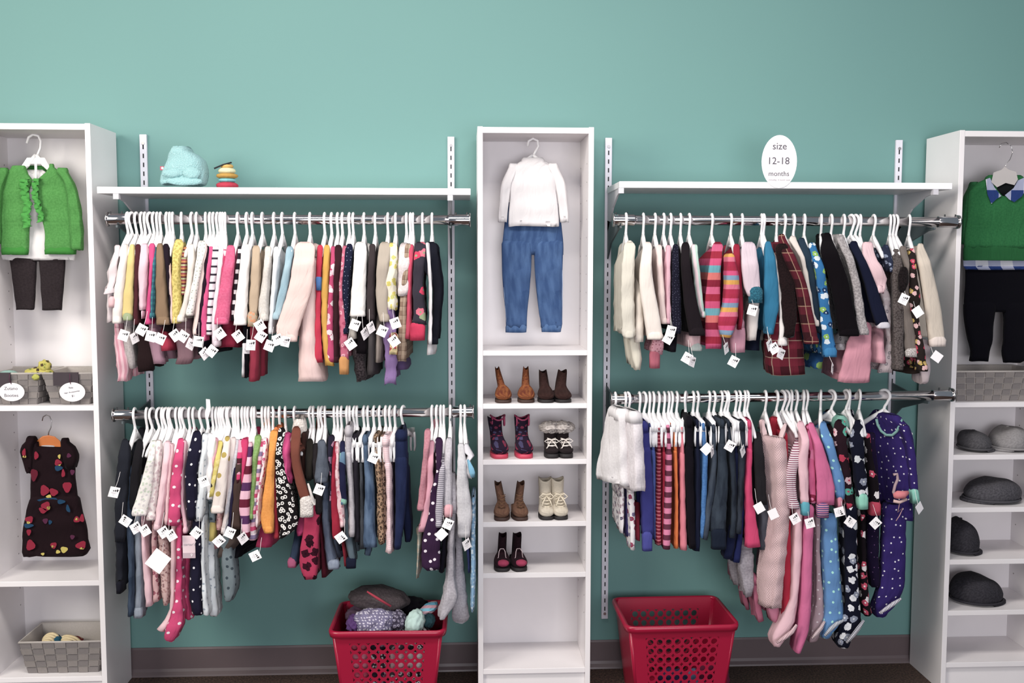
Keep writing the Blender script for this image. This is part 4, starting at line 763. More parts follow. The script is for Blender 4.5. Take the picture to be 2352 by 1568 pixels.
G(U, 1850, 'sleeper', '#dc6a9b', 'sleeper', 'plain pink sleeper with striped cuff', '978 1856 1872; 1020 1870 1892; 1070 1872 1910; 1120 1874 1924; 1160 1874 1924', off=.036, amp=.0015, hem=1050, cuff=('hstripe:#d97a9b,#4c4a86,#e3a0b2,#4c4a86,70', 1164, 1190, 1876, 1910), legs=['1170 1850 1874; 1280 1846 1870; 1380 1842 1868; 1450 1836 1862; 1500 1830 1842'], tags=[(1928, 1175, 75)])
G(U, 1857, 'sleeper', 'dots:#bb9ca4,#e6d6da,30,.14', 'sleeper', 'dusty grey sleeper with pale hearts', '990 1868 1884; 1060 1886 1900; 1120 1896 1906', off=.0, legs=['1160 1872 1888; 1280 1874 1886; 1380 1874 1894; 1430 1866 1898; 1472 1860 1880'], feet=[('knit:#d7c3c6,#b9a0a6', [(1894, 1426), (1886, 1442), (1875, 1455), (1865, 1466)], .007)])
G(U, 1890, 'sleeper', 'dots:#5d90c8,#a9f0e2,24,.16', 'sleeper', 'sky blue sleeper with mint stars', '978 1882 1902; 1010 1888 1916; 1060 1904 1930; 1110 1914 1944; 1146 1922 1944', off=.024, cuff=('#d8879c', 1148, 1170, 1924, 1938), hem=1100, legs=['1190 1892 1926; 1280 1892 1932; 1380 1896 1940; 1420 1894 1944; 1462 1890 1914'], feet=[('knit:#c9cbd2,#9aa0ac', [(1938, 1424), (1922, 1432), (1908, 1444), (1894, 1460)], .007)], amp=.003)
G(U, 1915, 'sleeper', 'floral:#2a1720,#4aa38f,#ddb6bc,#c43352,30', 'sleeper', 'dark sleeper with coloured candy shapes', '974 1914 1946; 1010 1916 1950; 1080 1930 1956; 1150 1940 1964; 1168 1944 1966', off=.014, collar=('#78b3a2', 966, 984, 1918, 1958), yaw=20, legs=['1170 1944 1966; 1280 1946 1962; 1340 1948 1962'])
G(U, 1956, 'sleeper', 'floral:#141628,#e6e6ea,#8f95a8,#d7dade,30', 'sleeper', 'black sleeper with white space shapes', '974 1960 1984; 1010 1952 1990; 1060 1960 1990; 1110 1964 1996; 1144 1970 1998', off=.034, amp=.003, hem=1100, cuff=('#8ad3bb', 1144, 1170, 1971, 1999), legs=['1170 1942 1976; 1280 1944 1974; 1390 1946 1980; 1430 1934 1984; 1470 1926 1960; 1484 1930 1954'], feet=[('knit:#d5d3da,#6a6a78', [(1984, 1424), (1972, 1442), (1960, 1458), (1944, 1476)], .0075)], tags=[(1953, 1198, -55)])
G(U, 1979, 'sleeper', 'floral:#191218,#cf4a66,#efe6e6,32', 'sleeper', 'black, red and white abstract print sleeper', '1000 1990 2000; 1060 1994 2010; 1110 2000 2022; 1160 2000 2026', off=.01, cuff=('#c9425c', 1160, 1184, 1998, 2028), legs=['1180 1978 1990; 1280 1980 1992; 1380 1980 2000; 1412 1988 2006'], tags=[(2011, 1201, 45)])
G(U, 1989, 'sleeper', 'dots:#1d1230,#6c4a78,34,.1', 'sleeper', 'left leg of the purple sleeper, shade painted dark', '1000 1998 2012; 1080 2000 2020; 1180 2000 2026', nohang=True, sleeve=False, off=-.02, legs=['1180 1994 2026; 1280 1994 2024; 1345 2006 2028'])  # purple sleeper's left part in shade, the shade put into darker dot colours
gg = G(U, 2037, 'sleeper', 'dots:#35256c,#ece8f2,28,.12', 'sleeper', 'purple dotted sleeper with mint collar', '966 2006 2066; 980 1990 2084; 1010 1984 2094; 1060 1986 2096; 1120 1990 2094; 1170 2004 2092; 1196 2028 2090', broad=(-.22, -.40, .05), off=.0, yaw=38, amp=.003,
  parts=[('sleeve', 'dots:#35256c,#ece8f2,28,.12', '985 2074 2092; 1030 2086 2104; 1080 2092 2110; 1132 2096 2112', -.425, .05, {'amp': .002, 'tail': .018}),
         ('cuff', '#86cdbb', '1131 2094 2113; 1157 2097 2117', -.43, .055, {'amp': .001, 'tail': .02}),
         ('leg', 'dots:#35256c,#ece8f2,28,.12', '1170 2030 2088; 1240 2028 2088; 1320 2024 2086; 1350 2018 2084; 1380 2010 2072; 1410 2014 2044', -.40, .08, {'amp': .003, 'tail': .025, 'closed': True}),
         ], feet=[('knit:#d9d5dd,#a49eac', [(2070, 1374), (2054, 1385), (2038, 1396), (2020, 1408)], .007)], tags=[(2112, 1166, -35, 30, True)])

def ysl(x): return -.22-.18*(x-1985)/109-.036
def loose(name, pts, r, mat, rs=None):
    o = MB().tube([at(x, y, Y) for x, y, Y in pts], r, 8, rs=rs).build(name, fab(mat), gg, True); return o
MINT = '#86b8b2'
loose('neckband', [(x, y, ysl(x)) for x, y in ((2013, 962), (2016, 976), (2024, 990), (2036, 999), (2050, 999), (2060, 990), (2067, 976), (2070, 964))], .005, MINT)
loose('neckband', [(2013, 962, -.22), (2034, 976, -.24), (2056, 978, -.28), (2070, 964, ysl(2070))], .0045, MINT)
loose('bird_neck', [(2052, 1090, -.43), (2060, 1088, -.43), (2062, 1100, -.43), (2056, 1114, -.43), (2052, 1130, -.43), (2058, 1140, -.43)], .005, '#b79aa0')
loose('bird_body', [(2052, 1138, -.43), (2062, 1136, -.435), (2074, 1136, -.435), (2086, 1130, -.43)], .012, '#e37f86', [.009, .015, .014, .006])
loose('bird_body', [(2052, 1150, -.43), (2066, 1153, -.435), (2082, 1146, -.43)], .006, '#ddb9b4')
loose('bird_legs', [(2066, 1156, -.43), (2062, 1176, -.43), (2074, 1166, -.43), (2066, 1184, -.43), (2058, 1196, -.43)], .0015, '#c99aa0')

SP = set()
for rod_, xs_ in (('UL', (298, 340)), ('LL', (345, 361, 377, 390, 419, 460, 513, 524, 738, 813)), ('UR', (1960, 1970)), ('LR', (1445, 1482, 1668, 1802, 1949))):
    for hx_ in xs_:
        X_ = at(hx_, at_rod_px(rod_, hx_), RY-.02).x
        k_ = min((abs(o_.location.x-X_), o_['label']) for o_ in HANGERS if o_['rod'] == rod_ and o_['label'] not in SP and 'spare' not in o_['label'])[1]; SP.add(k_)
        hanger(rod_, X_, -.15 if rod_[1] == 'L' else .2, 'clip' if rod_ == 'LR' and hx_ < 1700 else 'top', ' '.join(('spare white hanger by the '+k_.split(' the ', 1)[1].replace(', '+RN[rod_], '')).split()[:12])+', '+RN[rod_])
for o_ in HANGERS: del o_['rod']
# ================================================================== things in the bookcases
def front(name, mat, rows, parent, Y, th=.03, amp=.002, hem=True, step=10, n=26, closed=False, nose=.6):
    """a piece of clothing seen from the front: rows (pixel y, xl, xr) at distance Y, th thick"""
    SEED[0] += 1; secs = []
    for r in smoothrows(P(rows) if isinstance(rows, str) else rows, step):
        A = at(r[1], r[0], Y); B = at(r[2], r[0], Y); B.z = A.z
        secs.append((A, B, th/2, th/2))
    return loftsec(name, secs, fab(mat) if isinstance(mat, str) else mat, parent, n=n, amp=amp, seed=SEED[0], hem=hem, closed=closed, nose=nose)
def curve_tube(pxs, Y, r, mat, parent, name, n=8, rs=None):
    return MB().tube([at(x, y, Y) for x, y in pxs], r, n, rs=rs).build(name, mat, parent, True)
ym = -.15
# --- green cardigan outfit
t_ = thing('clothes_hanger', 'white plastic hanger holding the green cardigan in left bookcase', 'hanger', at(82, 400, ym))
curve_tube([(62, 329), (66, 315), (76, 309), (88, 312), (94, 324), (93, 340), (88, 352), (84, 362)], ym, .0045, WPLAS, t_, 'hook')
b = MB()
for s in (-1, 1): b.tube([at(83+s*dx, y, ym) for dx, y in ((1, 355), (10, 368), (24, 382), (40, 396), (52, 408))], .007, 8, rs=[.006, .008, .009, .009, .006])
b.build('shoulder_bar', WPLAS, t_, True)
q = [(62, 362), (102, 362), (112, 380), (98, 382), (94, 376), (70, 376), (66, 382), (50, 380)]
v = [at(x, y, ym-.004) for x, y in q]+[at(x, y, ym+.004) for x, y in q]; n = len(q)
mesh('yoke', v, [tuple(range(n)), tuple(range(2*n-1, n-1, -1))]+[(i, n+i, n+(i+1) % n, (i+1) % n) for i in range(n)], WPLAS, t_, smooth=False)
curve_tube([(82, 376), (83, 415)], ym-.012, .0045, WPLAS, t_, 'clip_bar')
t_ = thing('cardigan', 'bright green ruffled cardigan hanging open in the left bookcase', 'cardigan', at(90, 480, ym))
GR = 'heather:#458c3c,#519a47'
front('front_panel', GR, '388 26 60; 400 12 64; 412 6 74; 440 4 66; 480 4 66; 520 4 68; 560 4 66; 576 5 66', t_, ym-.018, .026, .003)
front('front_panel', GR, '384 114 124; 396 106 140; 412 88 158; 440 86 164; 480 90 166; 520 102 170; 560 104 174; 576 104 175', t_, ym-.018, .026, .003)
front('sleeve', GR, '396 132 156; 420 150 170; 460 156 182; 500 160 188; 540 162 191; 568 164 190; 574 172 190', t_, ym-.03, .035, .004)
front('sleeve', GR, '396 -2 20; 430 -18 8; 480 -24 2; 560 -28 2', t_, ym-.03, .035, .003)
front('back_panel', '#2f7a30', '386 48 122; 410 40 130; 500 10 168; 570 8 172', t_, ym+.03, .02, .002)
front('hem_band', '#35882f', '574 3 66; 585 5 64', t_, ym-.019, .03, .001)
front('hem_band', '#35882f', '574 103 175; 584 104 174', t_, ym-.019, .03, .001)
def ruffle(pts, wpx, parent, mat, Y, name='ruffle'):
    V = []; F = []; k = 0
    for i in range(len(pts)-1):
        for j in range(8):
            u = j/8; x = pts[i][0]*(1-u)+pts[i+1][0]*u; y = pts[i][1]*(1-u)+pts[i+1][1]*u
            ww = wpx*(1+.25*math.sin(k*2.1)); a = math.sin(k*1.5)*.008
            p = at(x-ww, y+3*math.sin(k), Y); c = at(x, y, Y); e = at(x+ww, y-3*math.sin(k), Y)
            p.y -= .012+a; c.y -= .004; e.y -= .012-a
            V += [p, c, e, Vector((e.x, e.y+.004, e.z)), Vector((c.x, c.y+.004, c.z)), Vector((p.x, p.y+.004, p.z))]; k += 1
    for i in range(k-1):
        for j in range(6): F.append((i*6+j, i*6+(j+1) % 6, i*6+6+(j+1) % 6, i*6+6+j))
    return mesh(name, V, F, fab(mat), parent, uvs=[(p.x, p.z) for p in V])
ruffle([(60, 412), (57, 430), (62, 450), (66, 475), (62, 500), (66, 525)], 9, t_, '#46a340', ym-.034)
ruffle([(88, 410), (82, 430), (84, 450), (88, 470), (96, 490), (96, 512)], 7, t_, '#46a340', ym-.034)
t_ = thing('shirt', 'plain white undershirt beneath the green cardigan', 'shirt', at(90, 500, ym))
front('body', '#e9e4e6', '400 62 100; 414 48 116; 440 30 130; 500 16 160; 560 6 170; 590 4 172; 597 6 171', t_, ym+.006, .018, .003)
front('neck_trim', '#d9d3d4', '396 56 106; 403 58 104', t_, ym+.008, .014, .0005)
t_ = thing('leggings', 'black leggings hanging below the white shirt in left bookcase', 'leggings', at(90, 650, ym))
LG = 'heather:#2b2427,#332b2e'
front('hips', LG, '560 24 148; 600 23 150', t_, ym+.012, .022, .001)
front('leg', LG, '596 23 84; 630 28 83; 670 33 81; 706 38 79; 711 38 78', t_, ym+.01, .026, .0015)
front('leg', LG, '596 90 150; 630 93 148; 670 95 145; 706 98 142; 712 98 141', t_, ym+.01, .026, .0015)
# --- floral dress
t_ = thing('clothes_hanger', 'orange wooden hanger with metal hook, holding the floral dress', 'hanger', at(110, 1010, ym))
curve_tube([(97, 966), (99, 957), (106, 953), (114, 956), (119, 968), (117, 982), (112, 992), (111, 1002)], ym, .002, CHROME2, t_, 'hook')
WOOD = plain('orange_wood', '#c9743c', .45, noise=30)
v = []; q = [(80, 1022), (86, 1010), (98, 1001), (112, 999), (126, 1002), (138, 1012), (143, 1022), (136, 1031), (112, 1027), (88, 1028)]
n = len(q); v = [at(x, y, ym-.012) for x, y in q]+[at(x, y, ym+.004) for x, y in q]
o = mesh('shoulder_bar', v, [tuple(range(n)), tuple(range(2*n-1, n-1, -1))]+[(i, n+i, n+(i+1) % n, (i+1) % n) for i in range(n)], WOOD, t_, smooth=False)
md = o.modifiers.new('b', 'BEVEL'); md.width = .003; md.segments = 2
t_ = thing('dress', 'black velvet dress with red flowers on the wooden hanger', 'dress', at(125, 1140, ym))
DR = '#211318'
front('bodice', DR, '1024 82 90; 1027 70 150; 1045 66 164; 1070 72 172; 1100 72 173; 1140 71 178; 1152 70 182', t_, ym-.012, .04, .002)
front('skirt', DR, '1146 70 182; 1170 62 188; 1200 56 196; 1240 52 203; 1264 52 207; 1275 56 200', t_, ym-.014, .05, .005)
front('sleeve', DR, '1012 62 84; 1020 54 82; 1036 50 80; 1060 56 78; 1078 62 76; 1084 66 76', t_, ym-.016, .045, .004)
front('sleeve', DR, '1016 142 158; 1026 142 172; 1045 146 180; 1060 150 178; 1074 154 174', t_, ym-.016, .045, .004)
front('neck_label', '#c9c3c6', '1030 92 130; 1044 90 132', t_, ym-.006, .03, .001)
def petal(cx, cy_, rx, ry, col, Y, parent, ang=0, name='flower', n=14, wob=.15):
    V = []
    for j in range(n):
        a = 2*math.pi*j/n; r = 1+wob*math.sin(a*3+cx)
        x = rx*r*math.cos(a); y = ry*r*math.sin(a); c_, s_ = math.cos(ang), math.sin(ang)
        V.append(at(cx+x*c_-y*s_, cy_+x*s_+y*c_, Y))
    V2 = [p+Vector((0, .0022, 0)) for p in V]
    return mesh(name, V+V2, [tuple(range(n)), tuple(range(2*n-1, n-1, -1))]+[(i, n+i, n+(i+1) % n, (i+1) % n) for i in range(n)], fab(col), parent, uvs=[(p.x, p.z) for p in V+V2], smooth=False)
R_, Y_, B_, P_ = '#96203a', '#c9b64f', '#1d4464', '#5c2846'
for a in ((102, 1126, 10, 12, R_), (123, 1130, 10, 8, R_, .5), (112, 1140, 6, 4, Y_), (112, 1148, 24, 5, B_), (140, 1152, 9, 5, B_), (105, 1162, 10, 10, R_), (98, 1172, 9, 6, R_, .4), (111, 1166, 4, 4, Y_), (154, 1118, 10, 12, R_),
          (78, 1090, 8, 14, '#6a1c30'), (83, 1046, 5, 9, R_), (55, 1040, 4, 10, R_), (56, 1048, 4, 3, Y_), (133, 1062, 8, 7, R_), (136, 1048, 3, 5, Y_), (136, 1066, 4, 3, Y_), (134, 1075, 9, 6, B_), (145, 1087, 4, 9, R_), (166, 1084, 5, 6, P_),
          (67, 1193, 9, 8, R_), (65, 1200, 4, 3, Y_), (65, 1207, 11, 5, B_), (66, 1222, 5, 7, R_), (70, 1252, 10, 12, R_), (123, 1252, 7, 7, R_), (121, 1255, 3, 3, Y_), (104, 1196, 6, 6, P_), (115, 1199, 4, 5, B_), (166, 1233, 5, 5, P_), (158, 1046, 5, 5, P_),
          (176, 1193, 7, 7, R_), (188, 1190, 5, 9, R_), (176, 1192, 3, 3, Y_), (147, 1262, 8, 7, Y_), (133, 1267, 5, 4, Y_), (98, 1272, 4, 3, Y_), (186, 1252, 12, 9, R_, -.3), (188, 1259, 5, 2.5, Y_), (156, 1168, 4, 9, B_, -.3)):
    yy = ym-.0395 if a[1] < 1150 and not (a[0] < 60) else ym-.0445
    petal(a[0], a[1], a[2], a[3], a[4], yy-.002, t_, a[5] if len(a) > 5 else 0)
# --- blobs of cloth
def blob(name, center, rad, mat, parent, seed=1, amp=.25, sub=3, sq=1.0, freq=3.0, rot=0):
    bm = bmesh.new(); bmesh.ops.create_icosphere(bm, subdivisions=sub, radius=1)
    from mathutils import noise
    off = Vector((seed*3.1, seed*1.7, seed*.9)); R3 = Matrix.Rotation(rot, 3, 'Y')
    for v in bm.verts:
        p = v.co.copy(); nz = 1-abs(noise.noise(p*freq*.6+off))*2; n2 = noise.noise(p*freq*1.7+off*2)
        p = p*(1+amp*(nz*.55-.2)+amp*.45*n2)
        p.z = math.copysign(abs(p.z)**sq, p.z)
        v.co = R3 @ Vector((p.x*rad[0], p.y*rad[1], p.z*rad[2]))+Vector(center)
    me = bpy.data.meshes.new(name); bm.to_mesh(me); bm.free()
    l = me.uv_layers.new(name='UVMap').data
    fl = []
    for lp in me.loops: c = me.vertices[lp.vertex_index].co; fl += [c.x+c.y*.6, c.z+c.y*.4]
    l.foreach_set('uv', fl); me.polygons.foreach_set('use_smooth', [True]*len(me.polygons))
    me.materials.append(fab(mat) if isinstance(mat, str) else mat)
    o = bpy.data.objects.new(name, me); C.objects.link(o)
    if parent: o.parent = parent; o.matrix_parent_inverse = Matrix.Translation(-parent.location)
    return o
# --- woven baskets
WEAVE = plain('grey_felt_weave', '#837c79', .95, noise=160); WEAVE2 = plain('grey_felt_weave_dark', '#777170', .95, noise=160); CORD = plain('pale_cord', '#aaa39e', .9, noise=200); LINER = plain('dark_liner', '#3d353a', .95, noise=60)
def woven(label, x0, x1, y0, y1, z0, h, taper=.02, cols=7, rows_=5, liner=None):
    t_ = thing('woven_basket', label, 'basket', ((x0+x1)/2, (y0+y1)/2, z0), 'grey woven storage baskets')
    def corner(s, u): # inner offset at height u
        k = taper*(1-u); return x0+k, x1-k, y0+k, y1-k
    def wall(fn, L, nm):
        b = MB(); b2 = MB()
        for r in range(rows_):
            for c in range(cols):
                u0, u1 = c/cols, (c+1)/cols; w0, w1 = r/rows_, (r+1)/rows_; pr = .0035 if (r+c) % 2 else .0012; g = .006
                pts = [fn(u0+g, w0+.012, pr), fn(u1-g, w0+.012, pr), fn(u1-g, w1-.012, pr), fn(u0+g, w1-.012, pr)]; bk = [fn(u0+g, w0+.012, -.002), fn(u1-g, w0+.012, -.002), fn(u1-g, w1-.012, -.002), fn(u0+g, w1-.012, -.002)]
                (b if (r+c) % 2 else b2).add(pts+bk, [(0, 1, 2, 3), (7, 6, 5, 4), (0, 4, 5, 1), (1, 5, 6, 2), (2, 6, 7, 3), (3, 7, 4, 0)])
        for bb, m_ in ((b, WEAVE), (b2, WEAVE2)): bb.build('woven_strips', m_, t_)['kind'] = 'stuff'
        a = [fn(0, 0, -.003), fn(1, 0, -.003), fn(1, 1, -.003), fn(0, 1, -.003)]; c_ = [fn(0, 0, -.0015), fn(1, 0, -.0015), fn(1, 1, -.0015), fn(0, 1, -.0015)]
        MB().add(a+c_, [(0, 1, 2, 3), (7, 6, 5, 4), (0, 4, 5, 1), (1, 5, 6, 2), (2, 6, 7, 3), (3, 7, 4, 0)]).build('side_wall', CORD, t_)
    def F(u, w_, p): a, b_, c, d = corner(0, w_); return (a+(b_-a)*u, c-p, z0+h*w_)
    def B(u, w_, p): a, b_, c, d = corner(0, w_); return (b_+(a-b_)*u, d+p, z0+h*w_)
    def Lw(u, w_, p): a, b_, c, d = corner(0, w_); return (a-p, d+(c-d)*u, z0+h*w_)
    def Rw(u, w_, p): a, b_, c, d = corner(0, w_); return (b_+p, c+(d-c)*u, z0+h*w_)
    for fn in (F, B, Lw, Rw): wall(fn, 0, '')
    MB().tube([(x0, y0, z0+h), (x1, y0, z0+h), (x1, y1, z0+h), (x0, y1, z0+h)], .004, 6, close=True).build('rim_cord', CORD, t_, True)
    MB().box((x0+taper, y0+taper, z0), (x1-taper, y1-taper, z0+.004)).build('base', WEAVE2, t_)
    if liner:
        a, b_ = liner; MB().box((x0+(x1-x0)*a, y0-.006, z0+h*.62), (x0+(x1-x0)*b_, y0+.004, z0+h+.004)).build('dark_liner_band', LINER, t_)
    return t_
zs = 1.068
bA = woven('grey woven basket with the "Zutano Booties" sign, left of the pair', -1.665+.019, -1.462, -.262, -.05, zs, .108, liner=(.08, .48), cols=5)
bB = woven('grey woven basket behind the oval accessories sign, right of the pair', -1.452, -1.283, -.262, -.05, zs, .108, liner=(.22, .72), cols=4)
woven('grey woven basket alone at the bottom of the left bookcase', -1.565, -1.283, -.262, -.07, .115, .118, cols=7)
woven('grey woven basket in the right bookcase above the caps', XR+.022, XR+.35, -.262, -.05, 1.061, .108, cols=9)
def oval(label, px, py, rx, ry, Y, lines, hang=None, cat='sign'):
    c = at(px, py, Y); e = at(px+rx, py, Y); f_ = at(px, py-ry, Y); rx_, rz_ = e.x-c.x, f_.z-c.z
    t_ = thing('oval_sign', label, cat, c); n = 40
    V = [(c.x+rx_*math.cos(2*math.pi*i/n), c.y, c.z+rz_*math.sin(2*math.pi*i/n)) for i in range(n)]; V2 = [(x, y+.0012, z) for x, y, z in V]
    mesh('card', V+V2, [tuple(range(n)), tuple(range(2*n-1, n-1, -1))]+[(i, n+i, n+(i+1) % n, (i+1) % n) for i in range(n)], PAPER, t_, smooth=False)
    for s, sz, dx, dy, rot, mt in lines:
        p = at(px+dx, py+dy, Y-.0006); text(s, sz, p, mt, t_, rot=rot)
    if hang: MB().tube([at(x, y, Y-.002) for x, y in hang], .0012, 6).build('ribbon', plain('ribbon_plum', '#4a1f38', .7), t_, True)
    return t_
oval('white oval sign reading Zutano Booties on grey basket', 27, 900, 29, 21, -.272, [('Zutano', .0155, -2, -8, 0, TINK), ('Booties', .0155, -1, 8, 0, TINK)], [(22, 859), (21, 870), (26, 882)])
oval('white oval sign reading baby hair accessories $1 on basket', 166, 900, 29.5, 22, -.272, [('Baby', .008, -3, -10, -.05, TINK), ('Hair Accessories', .0078, -1, 0, -.17, TINK), ('$1', .010, 2, 9, -.08, TINK)], [(160, 858), (160, 870), (162, 882)])
S12 = oval('white oval size 12-18 months sign on the right shelf edge', 1790, 371, 40.5, 61, -.318, [('size', .034, 1, -35, 0, TINK), ('12-18', .034, -2, -1, 0, TINK), ('months', .024, -1, 28, 0, TINK), ('(including 18 month sizes)', .0072, 0, 42, 0, GINK)])
# contents of baskets
t_ = thing('headband', 'crumpled yellow and black cloth headwear spilling from upper basket', 'cloth', at(92, 850, -.2))
blob('cloth', at(90, 856, -.21), (.045, .04, .018), 'floral:#c9bd52,#9aa83a,#4a3a2a,60', t_, 3, .5)
blob('knot', at(103, 840, -.22), (.021, .02, .02), 'floral:#c9bd52,#b0b045,#5a4a30,60', t_, 5, .4)
blob('cloth', at(82, 866, -.268), (.012, .008, .01), '#b9ba4a', t_, 6, .3)
o = blob('knit_cap', at(18, 860, -.2), (.032, .04, .014), '#9cc8bd', None, 8, .25); tag(o, 'mint green cloth just showing over the Zutano basket rim', 'cloth')
STRAW = plain('straw', '#c9b894', .85, noise=120)
def straw_shoe(label, px, py, w_, h_, Y, ang):
    t_ = thing('straw_shoe', label, 'shoe', at(px, py, Y)); b = MB(); n = 14
    c = at(px, py, Y)
    for k in range(5):
        rr = 1-k*.16
        b.tube([c+Vector((w_*rr*math.cos(math.pi*i/n), -.012*k+.02, h_*rr*math.sin(math.pi*i/n)))+Vector((0, 0, ang*w_*rr*math.cos(math.pi*i/n))) for i in range(n+1)], .0065, 6)
    b.build('woven_upper', STRAW, t_, True); blob('lining', c+Vector((0, .02, .004)), (w_*.8, .035, h_*.7), '#5b4a3a', t_, 2, .1)
straw_shoe('straw espadrille at left in the bottom basket', 112, 1476, .026, .025, -.19, .1)
straw_shoe('long straw espadrille at right in the bottom basket', 158, 1480, .034, .022, -.18, -.25)
o = blob('blue_sock', at(129, 1472, -.17), (.02, .03, .02), '#1f5a74', None, 12, .3); tag(o, 'blue cloth between the two straw shoes in the bottom basket', 'cloth')
o = blob('red_cloth', at(170, 1470, -.13), (.03, .02, .014), 'floral:#8a3a3a,#c9b894,#6a2a2a,60', None, 13, .3); tag(o, 'dull red patterned cloth at the back of the bottom basket', 'cloth')
# --- centre bookcase: jeans, with the white shirt above them
ym = -.13
t_ = thing('jeans', 'pair of blue jeans hanging in the middle bookcase', 'jeans', at(1224, 600, ym))
JN = 'denim:#33507f,#4a6b9b'
front('hips', JN, '470 1164 1284; 500 1160 1288; 560 1154 1294; 585 1153 1294', t_, ym, .03, .0015)
front('leg', JN, '560 1152 1222; 620 1153 1220; 670 1156 1216; 720 1161 1211; 752 1162 1210', t_, ym-.004, .034, .002)
front('leg', JN, '560 1226 1294; 620 1228 1292; 670 1232 1291; 720 1238 1291; 744 1242 1291; 752 1242 1290', t_, ym-.004, .034, .002)
front('turned_cuff', 'denim:#3d5f90,#5c7dab', '751 1161 1210; 763 1161 1209', t_, ym-.005, .038, .0008)
front('turned_cuff', 'denim:#3d5f90,#5c7dab', '750 1243 1290; 762 1244 1288', t_, ym-.005, .038, .0008)
for x0_, x1_ in ((1155, 1163), (1290, 1290)): curve_tube([(x0_+1, 600), (x0_+2, 660), (x1_+1, 745)], ym-.012, .001, plain('pale_stitch', '#8fa3c2', .8), t_, 'side_seam', 5)
t_ = thing('shirt', 'white long sleeved shirt hanging above the blue jeans', 'shirt', at(1224, 420, ym))
front('body', '#e6e1e3', '372 1196 1252; 382 1180 1268; 400 1172 1276; 440 1172 1278; 500 1168 1284; 520 1168 1284', t_, ym-.02, .035, .003)
front('sleeve', '#e6e1e3', '384 1168 1190; 420 1152 1176; 470 1146 1168; 510 1144 1164', t_, ym-.022, .03, .003)
front('sleeve', '#e6e1e3', '384 1258 1282; 420 1274 1298; 470 1282 1304; 510 1286 1306', t_, ym-.022, .03, .003)
t_ = thing('clothes_hanger', 'white plastic hanger holding the shirt above the jeans', 'hanger', at(1224, 350, ym))
curve_tube([(1212, 336), (1214, 324), (1224, 318), (1235, 323), (1237, 336), (1230, 348), (1225, 358)], ym-.02, .0045, WPLAS, t_, 'hook')
b = MB()
for s in (-1, 1): b.tube([at(1224+s*dx, y, ym-.02) for dx, y in ((0, 356), (14, 366), (30, 376), (44, 386))], .006, 8)
b.build('shoulder_bar', WPLAS, t_, True)
# --- boots
def boot(label, px, base_py, Yt, L, W, H, mat, sole, shaft_w, lean=0, name='boot', yaw=0, group=None, open_mat='#241a1c', top_w=None, toe=1.0, sh=.55, parts=None, shelfz=None, sole_h=.010):
    c = at(px, base_py, Yt); z0 = shelfz
    t_ = thing(name, label, 'boot', (c.x, c.y, z0), group); Ry = Matrix.Rotation(math.radians(yaw), 3, 'Z')
    def T(p): return Vector((c.x, Yt+.0, z0))+Ry @ Vector(p)
    # sections: centre (y,z), tilt, half width, half height
    hw = W/2; tw = (top_w or shaft_w)/2; fh = H*.26
    secs = [(.004, sole_h+fh*.30, 0, hw*.55, fh*.28), (.012, sole_h+fh*.40, 5, hw*.86*toe, fh*.42), (.03, sole_h+fh*.5, 10, hw, fh*.52), (L*.42, sole_h+fh*.62, 18, hw*.95, fh*.64), (L*.56, sole_h+fh*.85, 35, hw*.82, fh*.85),
            (L*.66, sole_h+fh*1.15, 58, shaft_w/2*1.05, L*.30), (L*.70, sole_h+fh*1.6, 78, shaft_w/2, L*.25), (L*.71, H*.62, 90, shaft_w/2*.97, L*.23), (L*.71, H*.8, 90, (shaft_w/2+tw)/2, L*.23), (L*.71, H, 90, tw, L*.25)]
    V = []; F = []; UV = []; n = 20
    for i, (y, z, tl, a, b_) in enumerate(secs):
        th = math.radians(tl); t_n = z/H
        for j in range(n):
            an = 2*math.pi*j/n; u = a*math.copysign(abs(math.cos(an))**.85, math.cos(an)); vv = b_*math.copysign(abs(math.sin(an))**.9, math.sin(an))
            p = Vector((u+lean*max(0, z-H*.25), y+vv*math.sin(th)*-1, z+vv*math.cos(th)))
            if i == len(secs)-1: p.z += .05*H*math.cos(2*an)
            p.z = max(p.z, sole_h*.9); V.append(T(p)); UV.append((an*.02, z))
    for i in range(len(secs)-1):
        for j in range(n): F.append((i*n+j, i*n+n+j, i*n+n+(j+1) % n, i*n+(j+1) % n))
    F.append(tuple(range(n)))
    o = mesh('upper', V, F, fab(mat), t_, uvs=UV); md = o.modifiers.new('thick', 'SOLIDIFY'); md.thickness = .0025; md.offset = -1
    o.modifiers.new('sub', 'SUBSURF').levels = 1; o.modifiers['sub'].render_levels = 1
    # heel
    Vh = [T((hw*.72*math.cos(a), L*.78+L*.2*math.sin(a), z)) for z, in ((sole_h,), (H*.3,)) for a in [2*math.pi*k/14 for k in range(14)]]
    mesh('heel_counter', Vh, [(i, (i+1) % 14, 14+(i+1) % 14, 14+i) for i in range(14)]+[tuple(range(14, 28))], fab(mat), t_, uvs=[(p.x, p.z) for p in Vh])
    n2 = 24; out = []
    for k in range(n2):
        a = 2*math.pi*k/n2; y = L/2-L/2*math.cos(a); ww = hw*1.03*abs(math.sin(a))**.55*(1-.18*(y/L)); out.append((math.copysign(ww, math.sin(a)), y))
    V = [T((x, y-.002, z)) for z in (0, sole_h) for x, y in out]
    mesh('sole', V, [(i, (i+1) % n2, n2+(i+1) % n2, n2+i) for i in range(n2)]+[tuple(range(n2-1, -1, -1)), tuple(range(n2, 2*n2))], sole, t_)
    return t_, T
SB = plain('sole_black', '#1a1517', .7); SBR = plain('sole_brown', '#3a2620', .7); SP = plain('sole_pink', '#b93a52', .5)
S2, S3, S4, S5 = 1.066, .868, .646, .46
W1 = 'heather:#8a4a28,#a8652e'
